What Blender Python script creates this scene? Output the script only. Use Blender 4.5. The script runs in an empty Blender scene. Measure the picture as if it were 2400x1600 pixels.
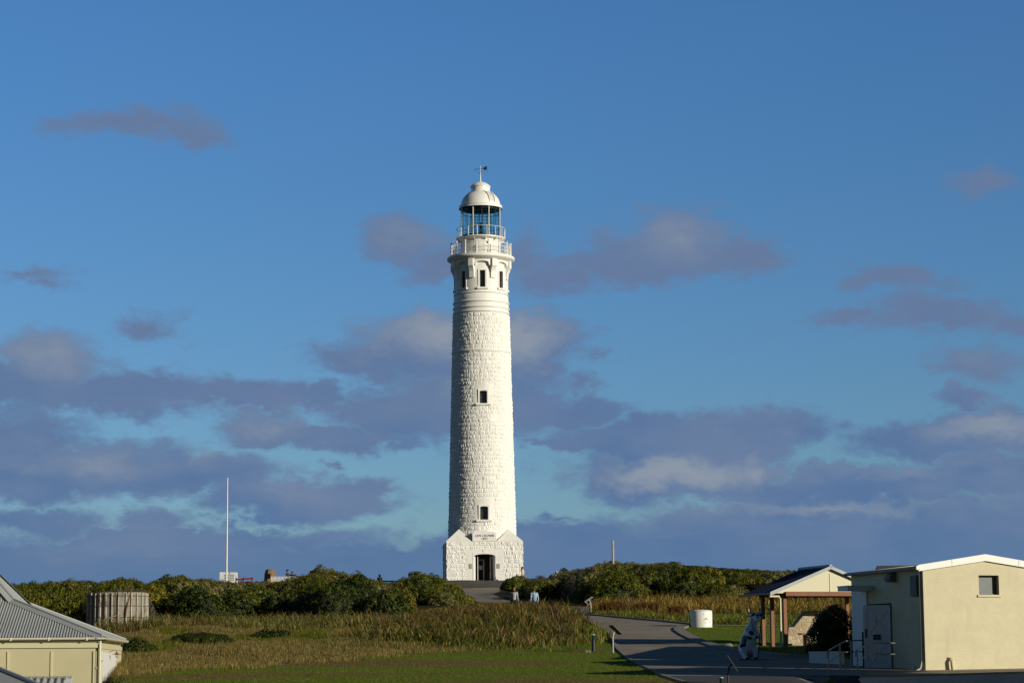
import bpy, math, random
import numpy as np
from mathutils import Matrix, Vector
R = math.radians
PI = math.pi
SC = bpy.context.scene
COL = SC.collection
F = 5440.0                                   # focal length in photo pixels (2400 wide)
PITCH = math.atan(755 / F)
ROLL = -0.007
CAMROT = (Matrix.Rotation(PI / 2 + PITCH, 4, 'X') @ Matrix.Rotation(ROLL, 4, 'Z'))

def W(px, py, D):
    """point at distance D (along +Y) seen at that spot of the photograph"""
    d = CAMROT @ Vector(((px - 1200) / F, (800 - py) / F, -1.0))
    return d * (D / d.y)

def wdir(px, py):
    return (CAMROT @ Vector(((px - 1200) / F, (800 - py) / F, -1.0))).normalized()

def hit(px, py, p0, n):
    d = wdir(px, py)
    return d * (Vector(p0).dot(Vector(n)) / d.dot(Vector(n)))

# ---------------------------------------------------------------- camera
cd = bpy.data.cameras.new('camera'); cam = bpy.data.objects.new('camera', cd); COL.objects.link(cam)
cam.matrix_world = CAMROT
cd.sensor_fit = 'HORIZONTAL'; cd.sensor_width = 36.0; cd.lens = F / 2400 * 36
cd.clip_start = 0.5; cd.clip_end = 60000
SC.camera = cam
SC.view_settings.view_transform = 'Standard'; SC.view_settings.look = 'None'
SC.view_settings.gamma = 1.0; SC.view_settings.exposure = 0.0
try: SC.view_settings.use_curve_mapping = False
except Exception: pass

# ---------------------------------------------------------------- light
SUN_AZ, SUN_EL = R(180 - 54), R(15.5)        # azimuth clockwise from +Y
SD = Vector((math.sin(SUN_AZ) * math.cos(SUN_EL), math.cos(SUN_AZ) * math.cos(SUN_EL), math.sin(SUN_EL)))
ld = bpy.data.lights.new('sun', 'SUN'); lo = bpy.data.objects.new('sun', ld); COL.objects.link(lo)
ld.energy = 4.5; ld.angle = R(0.53); ld.color = (1.0, 0.925, 0.775)
lo.rotation_euler = SD.to_track_quat('Z', 'Y').to_euler()

# ---------------------------------------------------------------- node helpers
class NT:
    def __init__(s, tree): s.t = tree; s.n = tree.nodes; s.l = tree.links
    def new(s, typ, **kw):
        n = s.n.new(typ)
        for k, v in kw.items(): setattr(n, k, v)
        return n
    def set(s, sock, v):
        if hasattr(v, 'is_output') or isinstance(v, bpy.types.NodeSocket): s.l.new(v, sock)
        else: sock.default_value = v
    def math(s, op, a, b=0.0, c=None, clamp=False):
        n = s.new('ShaderNodeMath', operation=op); n.use_clamp = clamp
        s.set(n.inputs[0], a); s.set(n.inputs[1], b)
        if c is not None: s.set(n.inputs[2], c)
        return n.outputs[0]
    def vmath(s, op, a, b=(0, 0, 0), c=None):
        n = s.new('ShaderNodeVectorMath', operation=op)
        s.set(n.inputs[0], a)
        if op == 'SCALE': s.set(n.inputs[3], b)
        else: s.set(n.inputs[1], b)
        if c is not None: s.set(n.inputs[2], c)
        return n.outputs['Value'] if op in ('LENGTH', 'DOT_PRODUCT', 'DISTANCE') else n.outputs[0]
    def noise(s, vec, scale, detail=4, rough=0.55, dist=0.0, color=False):
        n = s.new('ShaderNodeTexNoise'); s.set(n.inputs['Vector'], vec)
        n.inputs['Scale'].default_value = scale; n.inputs['Detail'].default_value = detail
        n.inputs['Roughness'].default_value = rough; n.inputs['Distortion'].default_value = dist
        return n.outputs['Color'] if color else n.outputs[0]
    def ramp(s, fac, lo, hi, a=0.0, b=1.0, smooth=True):
        n = s.new('ShaderNodeMapRange'); n.interpolation_type = 'SMOOTHSTEP' if smooth else 'LINEAR'
        s.set(n.inputs[0], fac); s.set(n.inputs[1], lo); s.set(n.inputs[2], hi); s.set(n.inputs[3], a); s.set(n.inputs[4], b)
        return n.outputs[0]
    def mix(s, fac, a, b, blend='MIX'):
        n = s.new('ShaderNodeMix', data_type='RGBA', blend_type=blend)
        s.set(n.inputs[0], fac)
        s.set(n.inputs[6], a if not isinstance(a, tuple) else (*a[:3], 1)); s.set(n.inputs[7], b if not isinstance(b, tuple) else (*b[:3], 1))
        return n.outputs[2]

def srgb(r, g, b):
    f = lambda c: (c / 255 / 12.92) if c / 255 <= 0.04045 else ((c / 255 + 0.055) / 1.055) ** 2.4
    return (f(r), f(g), f(b))

MATS = {}
def mat(name, col, rough=0.6, var=0.12, vscale=2.0, bump=0.0, bscale=20.0, metal=0.0, spec=0.5, col2=None, c2scale=1.0, c2lo=0.5, c2hi=0.7, streak=1.0):
    """painted / stone / metal surface: base colour with a little wear in it and fine bump"""
    if name in MATS: return MATS[name]
    m = bpy.data.materials.new(name); m.use_nodes = True; MATS[name] = m
    T = NT(m.node_tree); b = m.node_tree.nodes['Principled BSDF']
    tc = T.new('ShaderNodeTexCoord').outputs['Object']
    n1 = T.noise(tc, vscale, 5, 0.6)
    k = T.ramp(n1, 0.25, 0.75, 1 - var, 1 + var, False)
    c = T.vmath('SCALE', tuple(col), k)
    if col2 is not None:
        n2 = T.noise(tc if streak == 1.0 else T.vmath('MULTIPLY', tc, (1, 1, streak)), c2scale, 6, 0.65)
        c = T.mix(T.ramp(n2, c2lo, c2hi), c, tuple(col2))
    T.l.new(c, b.inputs['Base Color'])
    b.inputs['Roughness'].default_value = rough; b.inputs['Metallic'].default_value = metal
    b.inputs['Specular IOR Level'].default_value = spec
    if bump:
        bp = T.new('ShaderNodeBump'); bp.inputs['Strength'].default_value = bump; bp.inputs['Distance'].default_value = 0.02
        T.l.new(T.noise(tc, bscale, 4, 0.6), bp.inputs['Height']); T.l.new(bp.outputs[0], b.inputs['Normal'])
    return m

# ---------------------------------------------------------------- mesh helpers
class MB:
    """collects shapes, builds them as one mesh object"""
    def __init__(s): s.v = []; s.f = []; s.mi = []; s.cur = 0
    def add(s, vs, fs):
        o = len(s.v); s.v += [tuple(v) for v in vs]; s.f += [tuple(i + o for i in f) for f in fs]; s.mi += [s.cur] * len(fs); return s
    def box(s, c, d, rz=0.0, M=None):
        x, y, z = d[0] / 2, d[1] / 2, d[2] / 2
        vs = [Vector((a * x, b * y, e * z)) for e in (-1, 1) for b in (-1, 1) for a in (-1, 1)]
        m = M if M is not None else Matrix.Rotation(rz, 3, 'Z')
        vs = [m @ v + Vector(c) for v in vs]
        return s.add(vs, [(0, 2, 3, 1), (4, 5, 7, 6), (0, 1, 5, 4), (2, 6, 7, 3), (0, 4, 6, 2), (1, 3, 7, 5)])
    def bar(s, a, b, w, h=None):
        """square bar between two points"""
        a, b = Vector(a), Vector(b); h = h or w
        d = (b - a).normalized(); u = d.cross(Vector((0, 0, 1)))
        u = Vector((1, 0, 0)) if u.length < 1e-4 else u.normalized(); t = u.cross(d)
        o = [u * (i * w / 2) + t * (j * h / 2) for i, j in ((-1, -1), (1, -1), (1, 1), (-1, 1))]
        return s.add([a + k for k in o] + [b + k for k in o], [(0, 1, 2, 3), (7, 6, 5, 4), (0, 4, 5, 1), (1, 5, 6, 2), (2, 6, 7, 3), (3, 7, 4, 0)])
    def tube(s, pts, r, n=8, cap=True):
        pts = [Vector(p) for p in pts]; rs = r if isinstance(r, (list, tuple)) else [r] * len(pts)
        vs, fs = [], []; up = None
        for i, p in enumerate(pts):
            d = (pts[min(i + 1, len(pts) - 1)] - pts[max(i - 1, 0)]).normalized()
            if up is None: up = d.orthogonal().normalized()
            up = (up - d * up.dot(d)); up = up.normalized() if up.length > 1e-5 else d.orthogonal().normalized()
            w = d.cross(up)
            vs += [p + (up * math.cos(2 * PI * k / n) + w * math.sin(2 * PI * k / n)) * rs[i] for k in range(n)]
        for i in range(len(pts) - 1):
            for k in range(n): fs.append((i * n + k, i * n + (k + 1) % n, (i + 1) * n + (k + 1) % n, (i + 1) * n + k))
        if cap: fs += [tuple(range(n - 1, -1, -1)), tuple((len(pts) - 1) * n + k for k in range(n))]
        return s.add(vs, fs)
    def lathe(s, prof, n=48, a0=0.0, a1=2 * PI, c=(0, 0), closed_prof=False):
        full = abs(a1 - a0 - 2 * PI) < 1e-6; m = n if full else n + 1
        vs = [(c[0] + r * math.sin(a0 + (a1 - a0) * k / n), c[1] - r * math.cos(a0 + (a1 - a0) * k / n), z) for r, z in prof for k in range(m)]
        fs = []; q = len(prof)
        for i in range(q if closed_prof else q - 1):
            j = (i + 1) % q
            for k in range(n):
                k2 = (k + 1) % m if full else k + 1
                fs.append((i * m + k, i * m + k2, j * m + k2, j * m + k))
        return s.add(vs, fs)
    def prism(s, poly, vec):
        """closed prism: polygon of 3-D points swept along vec"""
        n = len(poly); a = [Vector(p) for p in poly]; b = [p + Vector(vec) for p in a]
        return s.add(a + b, [tuple(range(n - 1, -1, -1)), tuple(range(n, 2 * n))] + [(i, (i + 1) % n, n + (i + 1) % n, n + i) for i in range(n)])
    def sphere(s, c, r, seg=12, ring=8, sc=(1, 1, 1)):
        pr = [(max(1e-4, math.sin(PI * i / ring)) * r, -math.cos(PI * i / ring) * r) for i in range(ring + 1)]
        t = MB().lathe(pr, seg)
        return s.add([(c[0] + v[0] * sc[0], c[1] + v[1] * sc[1], c[2] + v[2] * sc[2]) for v in t.v], t.f)
    def xform(s, M): s.v = [tuple(M @ Vector(v)) for v in s.v]; return s
    def build(s, name, mats, parent=None, smooth=False, bevel=0.0):
        me = bpy.data.meshes.new(name); me.from_pydata(s.v, [], s.f)
        mats = mats if isinstance(mats, (list, tuple)) else [mats]
        for m in mats: me.materials.append(m)
        if len(mats) > 1: me.polygons.foreach_set('material_index', s.mi)
        o = bpy.data.objects.new(name, me); COL.objects.link(o)
        bmfix(me)
        if smooth:
            me.polygons.foreach_set('use_smooth', [True] * len(me.polygons))
            if smooth != 'all':
                md = None
                try: me.set_sharp_from_angle(angle=R(40))
                except Exception: pass
        if bevel:
            b = o.modifiers.new('edge', 'BEVEL'); b.width = bevel; b.segments = 2; b.limit_method = 'ANGLE'
        if parent is not None: o.parent = parent
        return o

import bmesh
def bmfix(me):
    bm = bmesh.new(); bm.from_mesh(me); bmesh.ops.recalc_face_normals(bm, faces=bm.faces); bm.to_mesh(me); bm.free()

def npmesh(name, verts, faces, mats, parent=None, attr=None, mi=None, smooth=False):
    """fast mesh from arrays; faces is (n,3) or (n,4)"""
    me = bpy.data.meshes.new(name); n, k = faces.shape
    me.vertices.add(len(verts)); me.vertices.foreach_set('co', np.ascontiguousarray(verts, np.float32).ravel())
    me.loops.add(n * k); me.loops.foreach_set('vertex_index', np.ascontiguousarray(faces, np.int32).ravel())
    me.polygons.add(n); me.polygons.foreach_set('loop_start', np.arange(0, n * k, k, dtype=np.int32))
    for m in (mats if isinstance(mats, (list, tuple)) else [mats]): me.materials.append(m)
    if mi is not None: me.polygons.foreach_set('material_index', np.ascontiguousarray(mi, np.int32))
    if attr is not None:
        a = me.attributes.new('tint', 'FLOAT_COLOR', 'POINT')
        c = np.ones((len(verts), 4), np.float32); c[:, :3] = attr; a.data.foreach_set('color', c.ravel())
    me.update(calc_edges=True); me.validate()
    me.polygons.foreach_set('use_smooth', [bool(smooth)] * n)
    o = bpy.data.objects.new(name, me); COL.objects.link(o)
    if parent is not None: o.parent = parent
    return o

def tag(o, label=None, cat=None, group=None, kind=None):
    if label: o['label'] = label
    if cat: o['category'] = cat
    if group: o['group'] = group
    if kind: o['kind'] = kind
    return o

def thing(name, label, cat, loc=(0, 0, 0), rz=0.0, group=None):
    o = bpy.data.objects.new(name, None); COL.objects.link(o); o.empty_display_size = 0.3
    o.location = loc; o.rotation_euler = (0, 0, rz)
    return tag(o, label, cat, group)

def kids(o): return [c for c in bpy.data.objects if c.parent == o]
def dup(root, loc, rz=0.0, label=None, scale=None):
    r = root.copy(); COL.objects.link(r); r.location = loc; r.rotation_euler = (0, 0, rz)
    if scale: r.scale = (scale,) * 3
    if label: r['label'] = label
    for ch in kids(root):
        c = ch.copy(); COL.objects.link(c); c.parent = r
        for g in kids(ch):
            d = g.copy(); COL.objects.link(d); d.parent = c
    return r

def lerp(a, b, t): return a + (b - a) * t

def text_mesh(body, size, depth=0.01):
    """lettering as a mesh: centred, in the x-z plane facing -y"""
    cu = bpy.data.curves.new('lettering', 'FONT'); cu.body = body; cu.size = size; cu.extrude = depth
    cu.align_x = 'CENTER'; cu.align_y = 'CENTER'; cu.space_line = 1.0; cu.space_character = 1.22; cu.resolution_u = 2
    o = bpy.data.objects.new('lettering', cu); COL.objects.link(o)
    dg = bpy.context.evaluated_depsgraph_get(); me = bpy.data.meshes.new_from_object(o.evaluated_get(dg))
    v = [(p.co.x, -p.co.z, p.co.y) for p in me.vertices]; f = [tuple(p.vertices) for p in me.polygons]
    bpy.data.objects.remove(o); bpy.data.curves.remove(cu); bpy.data.meshes.remove(me)
    m = MB(); m.add(v, f); return m
# ---------------------------------------------------------------- sky: Nishita + procedural cloud banks laid out by compass bearing and elevation
wd = bpy.data.worlds.new('World'); SC.world = wd; wd.use_nodes = True
def build_sky():
    T = NT(wd.node_tree); bg = T.n['Background']
    sky = T.new('ShaderNodeTexSky', sky_type='NISHITA'); sky.sun_disc = False
    sky.sun_elevation = SUN_EL; sky.sun_rotation = SUN_AZ
    sky.air_density = 1.0; sky.dust_density = 0.2; sky.ozone_density = 4.0; sky.altitude = 10
    d = T.new('ShaderNodeTexCoord').outputs['Generated']
    sp = T.new('ShaderNodeSeparateXYZ'); T.l.new(d, sp.inputs[0])
    az = T.math('ARCTAN2', sp.outputs[0], sp.outputs[1])
    el = T.math('ARCSINE', sp.outputs[2])
    cb = T.new('ShaderNodeCombineXYZ'); T.l.new(az, cb.inputs[0]); T.l.new(el, cb.inputs[1])
    uv = cb.outputs[0]
    # billowy edges: bend the coordinates with two octaves of noise (clouds are wider than tall)
    st = T.vmath('MULTIPLY', uv, (1.0, 1.7, 1.0))
    n1 = T.noise(st, 26, 6, 0.6, 0.0, True)
    w1 = T.vmath('MULTIPLY', T.vmath('SUBTRACT', n1, (0.5, 0.5, 0.5)), (0.055, 0.026, 0))
    n2 = T.noise(st, 120, 5, 0.6, 0.0, True)
    w2 = T.vmath('MULTIPLY', T.vmath('SUBTRACT', n2, (0.5, 0.5, 0.5)), (0.016, 0.010, 0))
    p = T.vmath('ADD', T.vmath('ADD', uv, w1), w2)
    def field(ells):
        acc = None
        for x, y, a, b, k in ells:
            q = wdir(x / 0.98, y / 0.98); ca, ce = math.atan2(q.x, q.y), math.asin(q.z)
            sa, sb = F * 0.98 / (a * 1.10), F * 0.98 / (b * 1.16)
            r = T.vmath('LENGTH', T.vmath('MULTIPLY_ADD', p, (sa, sb, 0), (-ca * sa, -ce * sb, 0)))
            v = T.math("MULTIPLY_ADD", r, -k * 0.80, k * 1.32)      # k at the middle, falling outwards
            acc = v if acc is None else T.math('MAXIMUM', acc, v)
        return T.math('MAXIMUM', acc, 0.0)
    C = [(310,288,185,32,.66),(440,320,95,26,.6),(2265,435,78,34,.6),(930,560,100,50,.62),(1000,610,110,45,.6),(1230,590,75,60,.55),
         (1555,548,110,66,.8),(1480,580,130,52,.78),(1450,610,190,38,.8),(1660,595,150,32,.8),(1270,650,110,36,.65),(2035,650,95,28,.7),(2150,665,90,28,.42),
         (2150,725,175,36,.7),(1925,738,65,20,.58),(2340,745,60,26,.7),(2270,835,96,42,.66),(2208,922,62,30,.7),(50,625,80,32,.46),(110,655,55,24,.46),(345,755,80,40,.58),
         (120,825,110,52,.72),(50,890,170,58,.8),(310,905,190,46,.85),(520,915,200,34,.82),(690,915,130,26,.78),
         (860,825,115,42,.88),(1000,795,160,62,.95),(1200,805,125,70,.92),(1300,815,50,36,.6),(1385,825,36,26,.42),
         (890,945,135,50,.88),(1080,930,220,66,.9),(1310,945,110,34,.75),(1350,893,46,22,.5),(600,985,105,34,.82),(770,1003,180,22,.75),
         (50,1000,150,60,.68),(240,1065,210,52,.88),(460,1085,160,44,.88),(80,1085,190,55,.85),(565,1095,52,26,.75),
         (690,1145,190,42,.88),(820,1130,88,38,.85),(560,1160,110,34,.75),(90,1190,190,34,.65),(340,1190,95,28,.65),(100,1150,40,16,.4),
         (1560,1003,270,46,.92),(1780,985,135,42,.9),(1350,1022,150,16,.85),(1545,1090,215,48,1.0),(1700,1080,80,40,.95),
         (2200,1005,190,44,.95),(2350,990,110,44,.95),(2010,1118,300,36,.9),(2260,1100,160,40,.92),(1740,1140,110,26,.8),
         (1950,1192,560,36,.82),(1330,1222,280,28,.75),(2150,1232,640,52,1.0),(1560,1262,640,46,.95),(430,1232,520,30,.7),(300,1290,800,46,.95),(1000,1290,500,46,.9),
         (780,1068,40,9,.5),(890,1095,34,8,.35),(1290,1182,60,9,.5),(1960,598,90,14,.26),(1176,1345,2600,74,1.0)]
    Lt = [(120,815,95,40,.5),(600,975,90,18,.35),(1010,765,120,42,.85),(1195,780,80,50,.85),(230,1050,150,28,.45),(450,1040,50,25,.4),(640,1120,120,22,.28),
          (1550,540,100,50,.42),(1545,1082,120,28,1.0),(1700,1075,60,24,.75),(2280,985,120,24,.7),(2050,1085,200,16,.3),(1900,1168,190,16,.55),
          (950,545,80,30,.25),(830,810,40,24,.2),(240,1255,150,18,.22),(1830,1010,60,18,.2),(70,1060,60,14,.3),(1080,900,60,30,.35),(2270,820,60,20,.2)]
    fc = field(C); fl = field(Lt)
    body = T.noise(st, 55, 7, 0.62)
    edge = T.math('MULTIPLY', T.math('SUBTRACT', body, 0.5), 0.75)
    alpha = T.ramp(T.math('ADD', fc, edge), 0.15, 0.60)
    alpha = T.math('MULTIPLY', alpha, T.ramp(fc, 0.05, 0.65, 0.45, 0.98, False))
    lit = T.ramp(T.math('ADD', fl, T.math("MULTIPLY", edge, 0.5)), -0.10, 1.2)
    K = 1.0 / SKY_STRENGTH
    def c(r, g, b, k=1.0): q = srgb(r, g, b); return tuple(x * K * k for x in q)
    tone = T.noise(T.vmath('MULTIPLY', uv, (1, 2.2, 1)), 16, 4, 0.5)
    high = T.ramp(el, 0.06, 0.17)
    shade = T.mix(T.ramp(tone, 0.35, 0.65), c(85, 115, 157), c(104, 126, 160))
    shade = T.mix(high, shade, c(100, 122, 158))
    low = T.ramp(el, 0.03, 0.065)
    shade = T.mix(low, c(88, 118, 157), shade)
    cc = T.mix(lit, shade, c(140, 151, 166))
    # clear sky: pull the Nishita hue a little towards the deep, polarised blue of this evening
    clear = T.mix(T.ramp(el, 0.02, 0.27, 0, 1, False), SKY_TINT_LOW, SKY_TINT_HIGH)
    clear = T.mix(1.0, sky.outputs[0], clear, 'MULTIPLY')
    out = T.mix(alpha, clear, cc)
    # sky dimmed overhead and behind the camera, added to deepen the shade
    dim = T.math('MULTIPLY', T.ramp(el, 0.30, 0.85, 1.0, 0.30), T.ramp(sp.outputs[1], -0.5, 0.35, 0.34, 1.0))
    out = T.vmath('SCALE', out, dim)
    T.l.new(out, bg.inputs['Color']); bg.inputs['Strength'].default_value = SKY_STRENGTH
SKY_STRENGTH = 0.1
SKY_TINT_LOW = (0.56, 0.68, 0.81); SKY_TINT_HIGH = (0.55, 0.83, 1.06)
build_sky()
# ================================================================ lighthouse
rng = np.random.default_rng(11)
white_stone = mat('white_painted_stone', (0.80, 0.785, 0.725), 0.62, 0.05, 1.3, 0.25, 18, col2=(0.62, 0.57, 0.47), c2scale=2.2, c2lo=0.54, c2hi=0.80, streak=.10)
white_paint = mat('white_gloss_paint', (0.80, 0.78, 0.72), 0.38, 0.05, 1.5, 0.05, 9, col2=(0.60, 0.56, 0.47), c2scale=3.0, c2lo=0.56, c2hi=0.8, streak=.15)
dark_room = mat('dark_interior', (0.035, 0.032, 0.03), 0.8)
plaque_m = mat('grey_plaque', (0.34, 0.34, 0.31), 0.5)
green_iron = mat('dark_green_iron', (0.012, 0.030, 0.034), 0.45)
vane_m = mat('blackened_copper', (0.012, 0.020, 0.028), 0.6)
verd_m = mat('verdigris', (0.12, 0.22, 0.10), 0.7)
ink = mat('black_lettering', (0.02, 0.02, 0.02), 0.6)
asphalt_rim = mat('grey_roof_lead', (0.3, 0.29, 0.27), 0.5)

def glass_mat(name, tint, refl=0.12, rough=0.03):
    m = bpy.data.materials.new(name); m.use_nodes = True; T = NT(m.node_tree); T.n.clear()
    o = T.new('ShaderNodeOutputMaterial'); tr = T.new('ShaderNodeBsdfTransparent'); gl = T.new('ShaderNodeBsdfGlossy')
    tr.inputs[0].default_value = (*tint, 1); gl.inputs['Roughness'].default_value = rough
    fr = T.new('ShaderNodeFresnel'); fr.inputs[0].default_value = 1.5
    mx = T.new('ShaderNodeMixShader'); T.l.new(T.math('MULTIPLY_ADD', fr.outputs[0], .35, refl, clamp=True), mx.inputs[0])
    T.l.new(tr.outputs[0], mx.inputs[1]); T.l.new(gl.outputs[0], mx.inputs[2]); T.l.new(mx.outputs[0], o.inputs[0]); return m
lantern_glass = glass_mat('lantern_glass', (0.82, 0.95, 0.94), 0.0)
lens_glass = glass_mat('prism_glass', (0.70, 0.67, 0.56), 0.14, 0.3)
window_dark = mat('window_glass_dark', (0.03, 0.034, 0.04), 0.12)

LD = 223.0
LB = W(1131, 1364.5, LD)                     # foot of the tower axis
LTOP = W(1125, 388, LD)
YAW = R(4.0)
lh = thing('lighthouse', 'tall white stone lighthouse with a glazed lantern, two galleries and a square lettered base', 'lighthouse', LB, YAW)

def lz(py): return W(1128, py, LD).z - LB.z
def ls(px, py):                               # pixels across -> metres at that height
    z = lz(py) + LB.z; return px * (LD * math.cos(PITCH) + z * math.sin(PITCH)) / F

def stone_disp(u, z, course_h, z0, blk, dp, rg):
    """rock-faced ashlar: displacement for arrays u (along), z (up); u in metres on [0,L) """
    ci = np.floor((z - z0) / course_h).astype(int); ci = np.clip(ci, 0, ci.max())
    t = (z - z0) / course_h - ci
    out = np.zeros_like(u); L = u.max() + 1e-3
    for c in range(ci.max() + 1):
        m = ci == c
        if not m.any(): continue
        n = max(2, int(L / blk)); e = np.sort((np.arange(n) + rg.uniform(-.28, .28, n) + rg.uniform(0, 1)) / n * L % L)
        uu = u[m]; k = np.searchsorted(e, uu); lo = np.where(k > 0, e[k - 1], e[-1] - L); hi = np.where(k < n, e[np.minimum(k, n - 1)], e[0] + L)
        d = np.minimum(np.minimum(uu - lo, hi - uu), np.minimum(t[m], 1 - t[m]) * course_h)
        s = (uu - lo) / (hi - lo) - .5; tt = t[m] - .5
        kk = k % n
        bulge = rg.uniform(.5, 1.15, n)[kk]; tx = rg.uniform(-.9, .9, n)[kk]; tz = rg.uniform(-.9, .9, n)[kk]
        flat = (rg.uniform(0, 1, n) < .12)[kk]
        f = np.clip(d / .075, 0, 1) ** .6
        v = f * (.055 * bulge + np.where(flat, 0, .035 * (tx * s + tz * tt) + rg.normal(0, .017, len(uu))))
        out[m] = v * dp
    return out

# ---- rough stone shaft
z_lo, z_hi = lz(1285), lz(741)
r_lo, r_hi = ls(78.6, 1250), ls(65.3, 745)
zl_b = lz(1250)
def shaft_r(z): return r_lo + (r_hi - r_lo) * (z - zl_b) / (z_hi - zl_b)
na = 420; ch = 0.395; nz = int((z_hi - z_lo) / ch * 6)
zz = np.linspace(z_lo, z_hi, nz + 1); th = np.arange(na) / na * 2 * PI - PI
TH, ZZ = np.meshgrid(th, zz)
rr0 = shaft_r(ZZ)
disp = stone_disp(((TH + PI) * 3.0).ravel(), ZZ.ravel(), ch, z_lo, 0.62, 1.0, rng).reshape(TH.shape)
def wz(py): return lz(py)
WINS = [(wz(923), wz(952.5), 17.5), (wz(1191), wz(1222), 18.5)]
for zt_, zb_, w_ in WINS:                    # dressed stone round the two shaft windows
    k = (np.abs(TH * rr0) < .86 + .14 * (np.floor((ZZ - z_lo) / ch) % 2)) & (ZZ < zt_ + .72) & (ZZ > zb_ - .25)
    disp[k] = .052
band = np.abs(ZZ - lz(828)) < .09; disp[band] = .11
rr = rr0 + disp
V = np.stack([rr * np.sin(TH), -rr * np.cos(TH), ZZ], -1).reshape(-1, 3)
i, j = np.meshgrid(np.arange(nz), np.arange(na), indexing='ij'); j2 = (j + 1) % na
Fq = np.stack([i * na + j, i * na + j2, (i + 1) * na + j2, (i + 1) * na + j], -1).reshape(-1, 4)
cen = V[Fq].mean(1); keep = np.ones(len(Fq), bool)
for zt_, zb_, w_ in WINS:
    keep &= ~((np.abs(cen[:, 0]) < ls(w_ / 2, 1000)) & (cen[:, 1] < 0) & (cen[:, 2] > zb_) & (cen[:, 2] < zt_))
npmesh('stone_shaft', V, Fq[keep], white_stone, lh)

def arched(mb, w, h, arch, d, y, z, n=10, wall=.2):
    """arched frame standing in x-z, depth d, outer face at y"""
    def ring(k):
        pts = [(-w / 2 - k, z)]
        pts += [(-(w / 2 + k) * math.cos(PI * q / n), (z + h + k) if k else z + h - arch + arch * math.sin(PI * q / n)) for q in range(n + 1)]
        return pts + [(w / 2 + k, z)]
    a, b = ring(0), ring(wall); m = len(a)
    vs = [(p[0], y, p[1]) for p in a] + [(p[0], y, p[1]) for p in b] + [(p[0], y + d, p[1]) for p in a] + [(p[0], y + d, p[1]) for p in b]
    fs = []
    for q in range(m - 1):
        fs += [(q, q + 1, m + q + 1, m + q), (2 * m + q, 3 * m + q, 3 * m + q + 1, 2 * m + q + 1), (q, 2 * m + q, 2 * m + q + 1, q + 1), (m + q, m + q + 1, 3 * m + q + 1, 3 * m + q)]
    fs += [(0, m, 3 * m, 2 * m), (m - 1, 3 * m - 1, 4 * m - 1, 2 * m - 1)]
    mb.add(vs, fs)

for zt_, zb_, w_ in WINS:
    w = ls(w_, 1000); h = zt_ - zb_; y = -(shaft_r((zt_ + zb_) / 2) + .075)
    m = MB(); arched(m, w, h, .09, .55, y, zb_, 10, .14)
    fr = m.build('window', white_stone, lh)
    m = MB(); m.box((0, y + .12, zb_ - .09), (w + .75, .42, .18)); m.build('sill', white_stone, fr, bevel=.015)
    m = MB(); m.box((0, y + .42, zb_ + h / 2), (w + .1, .03, h + .1)); m.build('pane', window_dark, fr)
    m = MB()
    for x in (-w / 2 + .05, w / 2 - .05): m.box((x, y + .37, zb_ + h / 2), (.07, .06, h))
    m.box((0, y + .365, zb_ + h * .52), (w - .18, .05, .05)); m.box((0, y + .365, zb_ + .04), (w - .18, .05, .08))
    m.build('sash', mat('dark_sash', (.06, .055, .05), .5), fr)
# ---- smooth drum under the gallery
def prof(rows): return [(ls(a, y), lz(y)) for a, y in rows]
def torus(y, hw, k=2.7): return [(hw - 1.5, y + k), (hw - .4, y + k * .9), (hw + .7, y + k * .5), (hw + 1.1, y), (hw + .7, y - k * .5), (hw - .4, y - k * .9), (hw - 1.5, y - k)]
pr = [(65.2, 744), (65.0, 741)] + torus(736.6, 66) + [(65, 732)] + torus(726, 65.8) + [(64.8, 719)] + torus(713, 65.6) + [(64.2, 707), (63.8, 697)] + torus(693.3, 63.8, 1.6) + [(63.2, 690), (62.4, 660), (61.8, 612)]
m = MB(); m.lathe(prof(pr), 160)
# real openings for the eight gallery windows
zw0, zw1 = lz(682.5), lz(643); hw_ = ls(6.6, 660)
NW = 8
drum = MB(); seg = 192
pts = prof(pr); up = [p for p in pts if p[1] > lz(690.5)]; low = [p for p in pts if p[1] <= lz(690.5)]
drum.lathe(low + [(ls(63.1, 687), lz(687))], seg)
zs = [lz(687), zw0, (zw0 + zw1) / 2, zw1, lz(612)]
for a, b in zip(zs[:-1], zs[1:]):
    for k in range(seg):
        t0, t1 = 2 * PI * k / seg, 2 * PI * (k + 1) / seg; tm = (t0 + t1) / 2
        dth = (tm + PI / NW) % (2 * PI / NW) - PI / NW
        if a >= zw0 - 1e-4 and b <= zw1 + 1e-4 and abs(dth) * ls(62, 660) < hw_: continue
        ra, rb = [ls(63.1 - 1.3 * (z - lz(687)) / (lz(612) - lz(687)), 660) for z in (a, b)]
        drum.add([(ra * math.sin(t0), -ra * math.cos(t0), a), (ra * math.sin(t1), -ra * math.cos(t1), a), (rb * math.sin(t1), -rb * math.cos(t1), b), (rb * math.sin(t0), -rb * math.cos(t0), b)], [(0, 1, 2, 3)])
bo = drum.build('drum_wall', white_stone, lh, smooth=True)
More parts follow.
